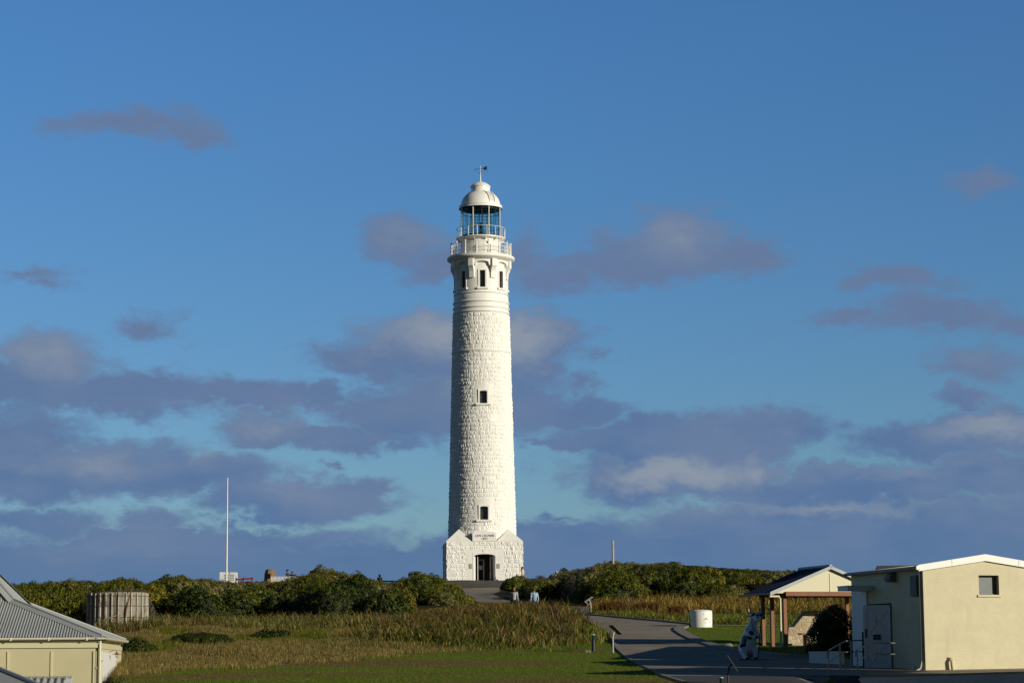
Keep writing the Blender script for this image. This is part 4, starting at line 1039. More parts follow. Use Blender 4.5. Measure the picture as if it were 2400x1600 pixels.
m = MB(); m.prism([(-.04, -.04, hh - .06), (.04, -.04, hh - .06), (.04, .04, hh - .06), (-.04, .04, hh - .06)], (0, 0, .05)); m.build('cap', MATS['dark_post'], t, bevel=.01)
a = W(1896, 1527, 77.2); b = W(1967, 1527, 75.8)
t = thing('planter_wall', 'low white rendered wall between the dark bush and the ramp', 'wall', (a.x, a.y, a.z - .75), math.atan2(b.y - a.y, b.x - a.x))
Lw = math.hypot(b.x - a.x, b.y - a.y)
m = MB(); m.box((Lw / 2, .1, .36), (Lw, .2, .72)); m.build('wall', rw_m, t); m = MB(); m.box((Lw / 2, .1, .74), (Lw + .03, .24, .05)); m.build('coping', rw_m, t)

# ---------------------------------------------------------------- open shelter with timber posts
timber = mat('red_brown_timber', (.19, .062, .013), .6, .2, 3, .15, 14)
cream_sheet = mat('cream_gable_sheet', (.60, .56, .37), .55, .04, 1.5)
K0 = gpt(1841, 1517.5); RZP = RZS
pav = thing('shelter', 'open gabled picnic shelter on red-brown timber posts with a dark blue iron roof', 'shelter', K0, RZP)
Mp = Matrix.Translation(K0) @ Matrix.Rotation(RZP, 4, 'Z'); Mpi = Mp.inverted()
def onP(px, py, y=0.0): return Mpi @ hit(px, py, Mp @ Vector((0, y, 0)), Mp.to_3x3() @ Vector((0, -1, 0)))
yg = -.38
gA = onP(1947, 1327.7, yg); gE = onP(1806.7, 1389, yg); half = gA.x - gE.x; xr = gA.x; zR, zE = gA.z, gE.z
rear = (Mpi @ hit(1873, 1335.5, Mp @ Vector((xr, 0, 0)), Mp.to_3x3() @ Vector((1, 0, 0)))).y
beam_z = onP(1845, 1387).z; bt = onP(1845, 1394).z
px_ = [(0, 0), (0, 1.25), (0, rear - .5), (2 * xr - .0, 0), (2 * xr, rear - .5)]
for x, y in px_:
    m = MB(); zt_ = beam_z - .02; m.box((x, y, zt_ / 2 - .1), (.14, .14, zt_ + .2)); m.build('post', timber, pav, bevel=.008)
m = MB(); m.box((xr, -.33, (beam_z + bt) / 2 - .01), (2 * xr + .16, .08, .17)); m.build('beam', timber, pav)
m = MB(); m.box((xr, rear - .5, (beam_z + bt) / 2 + .02), (2 * xr + .3, .09, .20)); m.build('beam', timber, pav)
for x in (0, 2 * xr): m = MB(); m.box((x, (rear - .5) / 2, beam_z + .10), (.09, rear - .7, .17)); m.build('beam', timber, pav)
m = MB(); xe = 2 * xr - gE.x
m.prism([(gE.x + .05, yg + .12, zE), (xe - .05, yg + .12, zE), (xr, yg + .12, zR - .09)], (0, .05, 0)); m.build('gable', cream_sheet, pav)
m = MB(); m.box((xr + .0, yg + .11, (zE + zR) / 2 - .1), (.03, .02, (zR - zE) * .72)); m.build('gable_joint', cream_trim, pav)
m = MB()
for s in (0, 1):
    f = (lambda x: x) if not s else (lambda x: 2 * xr - x)
    corr_plane(m, (f(gE.x), yg, zE), (f(gE.x), rear, zE), (f(xr), rear, zR), (f(xr), yg, zR), .16, .02)
m.build('roof', mat('navy_iron_roof', (.030, .034, .068), .5, .1, 1.5), pav)
grey_barge = mat('grey_barge', (.33, .35, .345), .5)
m = MB()
for s in (0, 1):
    f = (lambda x: x) if not s else (lambda x: 2 * xr - x)
    m.prism([(f(gE.x - .03), yg - .03, zE - .10), (f(xr), yg - .03, zR - .085), (f(xr), yg - .03, zR + .045), (f(gE.x - .03), yg - .03, zE + .045)], (0, .045, 0))
m.build('bargeboard', grey_barge, pav)
m = MB(); m.tube([(xr, yg - .03, zR + .03), (xr, rear, zR + .03)], .07, 8); m.build('ridge_capping', grey_barge, pav)
gutter((gE.x - .06, rear, zE), (gE.x - .06, yg - .03, zE), .06).build('gutter', grey_barge, pav)
m = MB(); xd_ = onP(1830, 1500, -.1).x; m.tube([(gE.x + .05, -.12, zE - .12), (xd_ - .05, -.12, zE - .12), (xd_, -.12, zE - .2), (xd_, -.12, 0)], .045, 10); m.build('downpipe', cream_trim, pav, smooth=True)
m = MB(); m.add([(gE.x, yg + .1, zE - .02), (gE.x, rear, zE - .02), (2 * xr - gE.x, rear, zE - .02), (2 * xr - gE.x, yg + .1, zE - .02)], [(0, 1, 2, 3)]); m.build('soffit', mat('soffit_brown', (.06, .035, .02), .7), pav)
# rubble stone wall of the barbecue, stepped down to the left
def rubble_mat():
    m = bpy.data.materials.new('rubble_stone'); m.use_nodes = True; T = NT(m.node_tree); p = T.n['Principled BSDF']
    tc = T.new('ShaderNodeTexCoord').outputs['Object']; w = T.vmath('ADD', tc, T.vmath('SCALE', T.noise(tc, 3, 3, .6, 0, True), .12))
    v = T.new('ShaderNodeTexVoronoi'); T.l.new(w, v.inputs[0]); v.inputs['Scale'].default_value = 5.5
    e = T.new('ShaderNodeTexVoronoi', feature='DISTANCE_TO_EDGE'); T.l.new(w, e.inputs[0]); e.inputs['Scale'].default_value = 5.5
    c = T.mix(T.ramp(T.new('ShaderNodeSeparateColor').outputs[0], 0, 1), (.34, .25, .14), (.44, .36, .24))
    sp2 = T.new('ShaderNodeSeparateColor'); T.l.new(v.outputs['Color'], sp2.inputs[0]); c = T.mix(sp2.outputs[0], (.33, .24, .135), (.46, .385, .26))
    c = T.mix(T.ramp(e.outputs[0], .0, .05), (.36, .30, .20), c); T.l.new(c, p.inputs['Base Color']); p.inputs['Roughness'].default_value = .9
    bp = T.new('ShaderNodeBump'); bp.inputs['Strength'].default_value = .6; bp.inputs['Distance'].default_value = .03
    T.l.new(T.math('ADD', T.ramp(e.outputs[0], 0, .12), T.math('MULTIPLY', T.noise(tc, 14, 4, .7), .4)), bp.inputs['Height']); T.l.new(bp.outputs[0], p.inputs['Normal']); return m
rub = rubble_mat()
yw = 1.75
pw_ = [onP(1846, 1519, yw), onP(1848, 1469.5, yw), onP(1861, 1468, yw), onP(1891, 1430.5, yw), onP(1960, 1430, yw), onP(1965, 1519, yw)]
rwo = thing('stone_wall', 'stepped rubble stone wall under the picnic shelter, partly behind the dark bush', 'wall', Mp @ Vector((pw_[0].x, yw, pw_[0].z)), RZP)
m = MB(); m.prism([(p.x - pw_[0].x, 0, p.z - pw_[0].z) for p in pw_], (0, .42, 0)); m.build('wall', rub, rwo, bevel=.03)
b0 = Mp @ onP(1868, 1516, .55)
bench = thing('bench', 'small red-brown bench standing before the rubble stone wall', 'bench', b0 + Vector((.35, 0, 0)), RZP)
m = MB(); m.box((.3, 0, .52), (1.1, .36, .06)); m.build('seat', timber, bench)
for x in (0.0, .6): m = MB(); m.box((x, 0, .25), (.09, .3, .5)); m.build('leg', timber, bench)
sl_ = [Mp @ Vector((x, y, -.02)) for x, y in ((-.3, -.35), (2 * xr + .3, -.35), (2 * xr + .3, rear + .2), (-.3, rear + .2))]
m = MB(); m.prism(sl_, (0, 0, .07)); tag(m.build('pavement', mat('slab_concrete', (.26, .235, .18), .85, .15, 2, .3, 20)), kind='structure')

# ---------------------------------------------------------------- white round trough by the road
wt0 = gpt(1646, 1469.5); rw_ = 25.2 / F * wt0.y
wtank = thing('water_tank', 'short white round tank with a domed lid standing on the lawn by the road', 'tank', wt0 + Vector((0, rw_ * .8, .02)))
chip = mat('chipped_white_paint', (.76, .74, .68), .6, .05, 2, .2, 12, col2=(.30, .25, .2), c2scale=2.4, c2lo=.60, c2hi=.64)
hT = (1469.5 - 1433.5) / F * wt0.y
m = MB(); m.lathe([(rw_ * .99, -.15), (rw_, 0), (rw_, hT), (rw_ * .985, hT + .02)], 56); m.build('wall', chip, wtank, smooth=True)
m = MB(); m.lathe([(rw_ * .985, hT + .018), (rw_ * 1.01, hT + .012), (rw_ * .95, hT + .05), (rw_ * .6, hT + .085), (.01, hT + .10)], 56); m.build('lid', mat('lid_white', (.72, .70, .63), .6), wtank, smooth=True)

# ---------------------------------------------------------------- old concrete tank on the left
DT = 118.0; cT = W(274.5, 1470, DT); rT = 68 / F * DT; gT = gz(cT.x, cT.y)
zT = W(274, 1384, DT).z - gT
ctank = thing('concrete_tank', 'old round concrete stave tank with rusty hoops and a rusty pipe, standing in the grass', 'tank', (cT.x, cT.y, gT - .1))
conc = mat('weathered_concrete', (.235, .215, .165), .9, .22, 1.8, .5, 9, col2=(.085, .07, .05), c2scale=2.6, c2lo=.50, c2hi=.68, streak=.14)
pale = mat('lime_streaked_concrete', (.42, .39, .31), .9, .25, 3.0, .5, 9, col2=(.11, .09, .06), c2scale=3.4, c2lo=.50, c2hi=.66, streak=.3)
m = MB(); m.lathe([(rT, -.3), (rT, zT), (rT - .1, zT), (rT - .1, .2), (.01, .2)], 84); m.build('wall', conc, ctank)
rg2 = random.Random(4)
for k in range(29):
    a = 2 * PI * (k + rg2.uniform(-.12, .12)) / 29; M = Matrix.Rotation(a, 4, 'Z'); m = MB()
    m.box((0, -rT - .03, zT / 2 - .1), (rg2.uniform(.05, .085), .10, zT + .1 + rg2.uniform(-.02, .04))); m.xform(M).build('stave_rib', pale, ctank, bevel=.008)
for z in (zT * .90, zT * .62, zT * .30):
    m = MB(); n = 60; m.tube([((rT + .09) * math.sin(2 * PI * k / n), -(rT + .09) * math.cos(2 * PI * k / n), z + .012 * math.sin(k)) for k in range(n + 1)], .010, 6, False); m.build('hoop', mat('dark_rust', (.10, .045, .022), .8, .3, 4), ctank)
m = MB(); c0 = [Vector(((px - 274.5) / F * DT, -rT * .9 - .1, W(px, py, DT).z - gT + .1)) for px, py in ((318, 1378), (317, 1384), (312, 1402), (306, 1430), (305, 1447))]
c0[0].y += .35; c0[0].z += .02
m.tube(c0, [.03, .034, .03, .036, .03], 8); m.build('pipe', rust_m, ctank)
m = MB(); m.tube([Vector(((px - 274.5) / F * DT, -math.sqrt(max(.05, rT ** 2 - ((px - 274.5) / F * DT) ** 2)) - .14, W(px, py, DT).z - gT + .1)) for px, py in ((231, 1462), (255, 1453), (280, 1445), (300, 1439))], .018, 6); m.build('wire', pale, ctank)

# ---------------------------------------------------------------- signs, bollards, poles
grey_steel = mat('pale_steel', (.55, .54, .50), .4, .08, 4, metal=.3)
def lectern(label, px, py, h, panel_w, ang_az, tilt, mat_p, mat_post, bracket=False, at=None):
    b = at if at is not None else gpt(px, py)
    t = thing('information_sign', label, 'sign', b, ang_az, 'lectern information signs')
    m = MB(); m.tube([(0, .0, -.1), (0, 0, h * .55), (0, -.03, h * .72), (0, -.10, h * .84)], .028, 8); m.build('post', mat_post, t, smooth=True)
    M = Matrix.Translation((0, -.12, h * .86)) @ Matrix.Rotation(tilt, 4, 'X')
    m = MB(); m.box((0, 0, 0), (panel_w, .52, .028)); m.xform(M).build('panel', mat_p, t, bevel=.006)
    m = MB(); m.box((0, 0, .017), (panel_w * .92, .46, .004)); m.xform(M).build('panel_face', mat('panel_print', (.14, .17, .17), .3, .3, 6), t)
    if bracket:
        m = MB(); m.tube([(0, -.02, h * .60), (0, -.16, h * .58), (0, -.28, h * .66), (0, -.33, h * .74)], .018, 8); m.build('bracket', mat_post, t)
    return t
black_panel = mat('black_panel', (.012, .012, .014), .5)
lectern('dark lectern sign on a bent grey post at the left kerb of the road', 1437, 1529, 1.0, .36, R(118), R(40), black_panel, grey_steel)
lectern('white lectern sign with a curved bracket where the road bends behind the tussocks', 1385, 1437, .95, .72, R(-100), R(34), grey_steel, grey_steel, True)
bq = W(1707, 1612, 62)
lectern('lectern sign seen edge-on at the bottom of the picture beside a green bollard', 0, 0, .75, .34, R(85), R(58), black_panel, MATS['dark_post'], at=bq)
green_b = mat('green_louvre', (.010, .050, .032), .35); black_b = mat('black_bollard', (.014, .014, .018), .45)
def bollard(label, b, h, r):
    t = thing('bollard_light', label, 'bollard', b, 0, 'louvred garden bollard lights')
    m = MB(); m.lathe([(r, -.1), (r, h * .68), (.01, h * .68)], 20); m.build('shaft', black_b, t, smooth=True)
    m = MB(); z = h * .68; prf = []
    for k in range(6): prf += [(r * .80, z), (r * 1.06, z + h * .012), (r * .80, z + h * .04)]; z += h * .045
    m.lathe(prf, 20); m.build('louvre', green_b, t)
    m = MB(); m.lathe([(r * 1.05, z), (r * 1.05, z + h * .03), (r * .7, z + h * .05), (.01, z + h * .055)], 20); m.build('cap', mat('pale_cap', (.5, .5, .48), .4), t, smooth=True)
b1 = gpt(1391, 1525.5); bollard('black bollard light with a green louvred head on the lawn left of the road', b1, 39.5 / F * b1.y, 4.3 / F * b1.y)
b2 = W(1691.5, 1628, 61.5); bollard('bollard light with a green louvred head cut off by the bottom edge', b2, 41.5 / F * 61.5, 4.9 / F * 61.5)

mast_m = mat('white_mast_paint', (.74, .72, .68), .45, .1, 3)
fp = W(531, 1368, 215); fp.z = gz(fp.x, fp.y); top_z = W(531, 1122, 215).z - fp.z
t = thing('flagpole', 'tall thin white flagpole rising from the scrub on the left', 'flagpole', fp)
m = MB(); m.tube([(0, 0, 0), (0, 0, top_z * .5), (0, 0, top_z)], [.085, .07, .045], 10); m.build('pole', mast_m, t, smooth=True)
m = MB(); m.sphere((0, 0, top_z + .04), .07, 8, 6); m.build('finial', mast_m, t)
m = MB(); m.tube([(.11, -.02, .9), (.07, -.02, top_z - .1)], .012, 4); m.build('halyard', mat('halyard', (.3, .3, .28), .8), t)
wp = W(1437, 1330, 192); wp.z = gz(wp.x, wp.y); tz_ = W(1437, 1266.5, 192).z - wp.z
t = thing('wooden_post', 'weathered grey wooden post standing up from the scrub right of the tower', 'post', wp)
m = MB(); m.tube([(0, 0, 0), (.01, 0, tz_ * .5), (0, 0, tz_)], [.10, .09, .085], 9); m.build('shaft', mat('weathered_wood', (.40, .36, .30), .85, .25, 3, .4, 10), t)
m = MB(); m.lathe([(.095, tz_ - .08), (.095, tz_ + .01), (.01, tz_ + .02)], 9); m.build('cap', MATS['weathered_wood'], t)

# white notice box, red rail, cairn and picket fence on the crest
sb = W(535, 1366, 218); sb.z = gz(sb.x, sb.y); k_ = 218 / F
t = thing('notice_board', 'white notice board with rows of dark lettering beside the flagpole', 'notice board', sb, R(-4))
zt0, zt1 = W(535, 1361, 218).z - sb.z, W(535, 1339.5, 218).z - sb.z
m = MB(); m.prism([(-20.5 * k_, 0, zt0 - .6), (20 * k_, 0, zt0 - .6), (20 * k_, 0, zt1 - .05), (-20.5 * k_, 0, zt1)], (0, .35, 0)); m.build('panel', mat('notice_white', (.78, .77, .72), .5), t)
for r_ in range(4):
    m = MB()
    for c_ in range(7): m.box((-8 * k_ + c_ * 3.4 * k_, -.012, zt1 - .28 - r_ * .155), (2.4 * k_, .02, .075))
    m.build('lettering', mat('grey_lettering', (.16, .16, .17), .6), t)
m = MB(); m.box((3.5 * k_, -.012, zt1 - .11), (3 * k_, .02, .10)); m.build('emblem', MATS['grey_lettering'], t)
red_m = mat('red_painted_timber', (.22, .020, .012), .6, .2, 3)
a, b = W(552, 1358, 216.5), W(592, 1355, 216.5)
t = thing('red_railing', 'low red painted timber railing in front of the notice board', 'railing', (a.x, a.y, gz(a.x, a.y))); oz = a.z - gz(a.x, a.y)
m = MB(); m.bar((0, 0, oz + .02), (b.x - a.x, 0, oz + .12), .10, .16); m.build('rail', red_m, t)
m = MB(); m.bar((b.x - a.x - .7, 0, oz - .2), (b.x - a.x, 0, oz - .15), .08, .10); m.build('rail', red_m, t)
for f_ in (.03, .45, .98): m = MB(); x = (b.x - a.x) * f_; m.box((x, 0, (oz + .24) / 2 - .2), (.10, .10, oz + .64)); m.build('post', red_m, t)
ca_ = W(633, 1368, 214); ca_.z = gz(ca_.x, ca_.y); cz_ = W(633, 1333.5, 214).z - ca_.z
cairn = thing('stone_cairn', 'brown stone memorial cairn with a dark plaque beside the picket fence', 'memorial', ca_, R(-20))
m = MB(); rngc = random.Random(3)
m.lathe([(.62, -.2), (.60, cz_ * .3), (.52, cz_ * .75), (.44, cz_ - .06), (.3, cz_), (.01, cz_ + .02)], 9); m.v = [(x + rngc.uniform(-.04, .04), y + rngc.uniform(-.04, .04), z + rngc.uniform(-.03, .03)) for x, y, z in m.v]
m.build('cairn', mat('brown_stone', (.20, .125, .065), .9, .25, 3, .8, 8), cairn)
m = MB(); m.box((.05, -.56, cz_ - .62), (.5, .06, .42)); m.build('plaque', black_panel, cairn)
a, b = W(636, 1362, 211), W(694, 1362, 211); k_ = 211 / F
zg_ = gz(a.x, a.y)
t = thing('picket_fence', 'short white picket fence on the crest in front of the silhouetted visitors', 'fence', (a.x, a.y, zg_))
wp_ = mat('picket_white', (.74, .72, .66), .6); Lp = b.x - a.x; ptop = W(660, 1349, 211).z - zg_; pbot = ptop - .95
for f_ in (.25, .75): m = MB(); m.box((Lp / 2, .03, pbot + .95 * f_), (Lp, .03, .07)); m.build('rail', wp_, t)
for k in range(19):
    x = Lp * k / 18; m = MB(); m.prism([(x - .033, -.012, pbot), (x + .033, -.012, pbot), (x + .033, -.012, ptop - .08 - .004 * (k % 3)), (x, -.012, ptop), (x - .033, -.012, ptop - .08)], (0, .02, 0)); m.build('picket', wp_, t)
# dark rail fences on the crest either side of the tower
navy = mat('dark_fence_rail', (.020, .025, .045), .5)
def rail_fence(label, p, q, D, h=1.0, n=4, rails=(1.0, .55)):
    a, b = W(*p, D), W(*q, D); z0 = a.z - h; t = thing('rail_fence', label, 'fence', (a.x, a.y, z0)); L = b.x - a.x; dz = b.z - a.z
    for r_ in rails: m = MB(); m.bar((0, 0, h * r_), (L, 0, h * r_ + dz), .09, .13); m.build('rail', navy, t)
    for k in range(n + 1): m = MB(); x = L * k / n; m.box((x, .06, h * .45), (.10, .10, h * 1.15)); m.build('post', navy, t)
rail_fence('dark rail fence on the crest left of the tower, behind the silhouetted person', (868, 1361), (945, 1361.5), 226, .9, 3)
rail_fence('short dark rail fence on the crest right of the tower base', (1231, 1357), (1262, 1356), 226, .9, 1)
rail_fence('thin dark rail glimpsed through the gap in the scrub above the left house', (82, 1374.5), (106, 1374), 226, .9, 1, (1.0,))
p_ = W(1233.5, 1363, 221)
t = thing('marker_post', 'small white marker post at the right corner of the tower base', 'post', (p_.x, p_.y, p_.z - .2)); m = MB(); m.box((0, 0, .33), (.11, .11, .66)); m.build('shaft', wp_, t); m = MB(); m.box((0, 0, .68), (.15, .15, .05)); m.build('cap', wp_, t)
# cattle: stone block and drain cover on the lawn
p_ = gpt(1378, 1528.5); t = thing('concrete_block', 'small grey concrete block lying on the lawn beside the bollard', 'block', p_); m = MB(); m.box((0, 0, .04), (.22, .18, .10)); m.build('block', conc, t, bevel=.02)
p_ = gpt(1706, 1515.5); t = thing('boulder', 'pale boulder at the kerb of the lawn island', 'boulder', p_); m = MB(); m.sphere((0, 0, .02), .17, 14, 9, (1.5, 1, .75))
m.v = [(x * (1 + .08 * math.sin(7 * y + 3 * z)), y, z * (1 + .1 * math.sin(9 * x))) for x, y, z in m.v]; m.build('boulder', kerb_m, t, smooth=True)

# unseen block beyond the right edge, added to cast a shadow across the road
cg = Vector((18.4, 60.6, -1.5)); rc = math.atan2(.81, .59)
t = thing('shadow_block', 'unseen flat-roofed block beyond the right edge, added to throw a shadow across the road', 'building', cg, rc)
m = MB(); m.box((0, 0, 2.9), (4.0, 3.6, 5.8)); m.build('wall', block, t)
m = MB(); m.box((0, 0, 5.87), (4.3, 3.9, .14)); m.build('roof', navy_roof, t)
m = MB(); m.box((2.85, .6, 5.0), (1.65, 2.4, 1.7)); m.build('shadow_overhang', block, t)  # raised box added to shade the road and let sun pass under
for y in (-.4, 1.6): m = MB(); m.box((3.55, y, 2.07), (.16, .16, 4.15)); m.build('post', timber, t)
m = MB(); m.box((0, -1.82, 1.05), (.9, .06, 2.1)); m.build('door', blue_white, t)
m = MB(); m.box((1.0, -1.82, 3.9), (1.1, .06, 1.0)); m.build('window', MATS['frosted_pane'], t)
# unseen block behind the shed, added to keep the cow and bush in shade
RZA = R(-7.64); ax = Vector((15.3, 81.65, gz(15.3, 81.65) - .2)); ah = 3.0 - ax.z
t = thing('shade_block', 'unseen block added close behind the brick shed to shade the cow and the bush', 'building', ax, RZA)
m = MB(); m.box((0, 0, ah / 2), (5.2, 10.5, ah)); m.build('wall', block, t)
m = MB(); m.box((0, 0, ah + .06), (5.3, 10.6, .12)); m.build('roof', navy_roof, t)
m = MB(); m.box((-2.62, -1.0, 1.1), (.06, .9, 2.2)); m.build('door', blue_white, t)
# ================================================================ vegetation
leafM = leaf_mat('scrub_leaves', .22, .24)
bladeM = leaf_mat('grass_blades', .30, .32)
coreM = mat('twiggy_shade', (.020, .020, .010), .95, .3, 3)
KIND = {  # leaf length, width, lump radius, palette, uprightness
    'grey':   (.115, .080, .30, [(.135, .130, 0.0346), (.170, .152, 0.0475), (.105, .112, 0.0259), (.190, .155, 0.0504)], .1),
    'olive':  (.190, .058, .42, [(.096, .104, .004), (.120, .118, .005), (.074, .090, .003), (.128, .102, .008)], .75),
    'green':  (.120, .078, .33, [(.062, .080, 0.0028), (.085, .098, 0.0036), (.045, .064, 0.0024), (.100, .098, 0.0040)], .25),
    'dark':   (.105, .070, .26, [(.032, .050, 0.0024), (.045, .064, 0.0032), (.025, .040, 0.0024), (.055, .060, 0.0036)], .15),
    'yellow': (.120, .080, .28, [(.175, .155, 0.0040), (.145, .138, 0.0040), (.19, .15, 0.0072), (.115, .118, 0.0040)], .3),
    'dead':   (.240, .022, .30, [(.120, .094, .066), (.150, .120, .088), (.085, .064, .045), (.135, .115, .088)], .6),
}
def bush_arrays(rx, ry, h, kind, rg, scale=1.0, cover=2.6):
    ll, lw, lr, pal, upr = KIND[kind]; pal = np.array(pal); ll *= scale; lw *= scale
    area = 2 * PI * (((rx * ry) ** 1.6 + (rx * h) ** 1.6 + (ry * h) ** 1.6) / 3) ** (1 / 1.6)
    nl = max(8, int(area / (lr * lr * 1.5)))
    k = np.arange(nl) + .5; zz_ = 1 - k / nl * 1.12; ph = k * 2.39996 + rg.uniform(0, 6)
    rr_ = np.sqrt(np.clip(1 - zz_ ** 2, 0, 1)); D = np.stack([rr_ * np.cos(ph), rr_ * np.sin(ph), zz_], -1) + rg.normal(0, .10, (nl, 3))
    D /= np.linalg.norm(D, axis=1, keepdims=True)
    wob = 1 + .16 * np.sin(D[:, 0] * 4.1 + rg.uniform(0, 6)) * np.sin(D[:, 1] * 3.7 + rg.uniform(0, 6)) + rg.normal(0, .05, nl)
    R3 = np.array([rx, ry, h]); Lr = lr * rg.uniform(.7, 1.35, nl)
    Cn = D * (R3 - Lr[:, None] * .75).clip(.1) * wob[:, None]
    n = int(area * cover / (ll * lw * .62)); li = rg.integers(0, nl, n)
    U = rg.normal(0, 1, (n, 3)); U /= np.linalg.norm(U, axis=1, keepdims=True)
    flip = (U * D[li]).sum(1) < -.25; U[flip] *= -1
    P = Cn[li] + U * (Lr[li] * rg.uniform(*((.80, 1.10) if upr > .5 else (.90, 1.05)), n))[:, None]
    P[:, 2] = np.maximum(P[:, 2], .02)
    N = U + rg.normal(0, .34 if upr > .5 else .20, (n, 3)); N /= np.linalg.norm(N, axis=1, keepdims=True)
    T = rg.normal(0, 1, (n, 3)); T[:, 2] += upr * 3.5; T += D[li] * upr * 1.2; T -= N * (T * N).sum(1, keepdims=True); T /= np.linalg.norm(T, axis=1, keepdims=True) + 1e-9
    B = np.cross(N, T); s = rg.uniform(.65, 1.3, n)[:, None]
    V = np.stack([P - T * ll * .5 * s, P + B * lw * .5 * s, P + T * ll * .5 * s, P - B * lw * .5 * s], 1)
    c = pal[rg.integers(0, len(pal), nl)][li] * rg.uniform(.82, 1.18, (nl, 1))[li]
    # core
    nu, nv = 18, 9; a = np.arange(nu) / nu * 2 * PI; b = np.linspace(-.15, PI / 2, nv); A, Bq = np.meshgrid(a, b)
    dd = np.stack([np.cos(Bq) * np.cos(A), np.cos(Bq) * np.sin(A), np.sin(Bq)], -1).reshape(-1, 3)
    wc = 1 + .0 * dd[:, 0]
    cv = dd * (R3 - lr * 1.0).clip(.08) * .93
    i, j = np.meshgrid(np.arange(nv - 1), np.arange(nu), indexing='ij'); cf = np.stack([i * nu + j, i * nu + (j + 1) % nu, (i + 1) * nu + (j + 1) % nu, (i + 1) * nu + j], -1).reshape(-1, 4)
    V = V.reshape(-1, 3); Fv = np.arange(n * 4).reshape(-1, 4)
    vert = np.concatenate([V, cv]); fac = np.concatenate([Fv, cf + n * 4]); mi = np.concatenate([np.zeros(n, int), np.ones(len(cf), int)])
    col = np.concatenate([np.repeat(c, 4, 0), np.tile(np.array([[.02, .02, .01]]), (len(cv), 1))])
    return vert, fac, mi, col
def merge(parts):
    vo = 0; V, Fc, M_, C_ = [], [], [], []
    for v, f, m, c in parts: V.append(v); Fc.append(f + vo); M_.append(m); C_.append(c); vo += len(v)
    return np.concatenate(V), np.concatenate(Fc), np.concatenate(M_), np.concatenate(C_)

# skyline of the scrub as seen in the photograph: sets how tall bushes grow along the crest
SKY = np.array([(0,1374),(31,1368),(80,1367),(100,1369),(118,1363),(140,1362),(170,1362),(215,1365),(235,1373),(252,1361),(280,1356),(305,1358),(345,1368),(352,1367),(390,1353),(410,1350),(440,1354),(500,1358),(520,1364),(560,1366),(600,1364),(640,1362),(690,1363),(700,1352),(712,1347),(740,1343),(765,1341),(790,1341),(808,1349),(830,1347),(850,1352),(872,1366),(888,1369),(935,1367),(948,1356),(965,1350),(985,1346),(1005,1348),(1020,1352),(1040,1358),(1060,1384),(1075,1400),(1090,1407),(1110,1409),(1165,1406),(1174,1384),(1184,1366),(1192,1356),(1215,1354),(1240,1362),(1250,1363),(1270,1358),(1300,1358),(1312,1346),(1320,1340),(1335,1338),(1355,1336),(1380,1331),(1398,1325),(1418,1319),(1440,1317),(1480,1321),(1520,1323),(1560,1321),(1600,1322),(1640,1329),(1680,1330),(1740,1335),(1800,1337),(1850,1337),(1950,1343),(2050,1346),(2400,1352)], float)
def px_of(x, y): return 1200 + F * x / (y / math.cos(PITCH)) * math.cos(PITCH) * (1.0)
def top_allow(x, y):
    px = 1200 + F * x / y; py = np.interp(px, SKY[:, 0], SKY[:, 1]); return W(px, py, y).z - gz(x, y)

rgv = np.random.default_rng(77)
road_xy = [(p[0], p[1]) for p in poly_road]
def near_road(x, y, d):
    for a in np.linspace(0, 2 * PI, 9)[:8]:
        if inpoly(np.array([x + d * math.cos(a)]), np.array([y + d * math.sin(a)]), road_xy)[0]: return True
    return bool(inpoly(np.array([x]), np.array([y]), road_xy)[0])

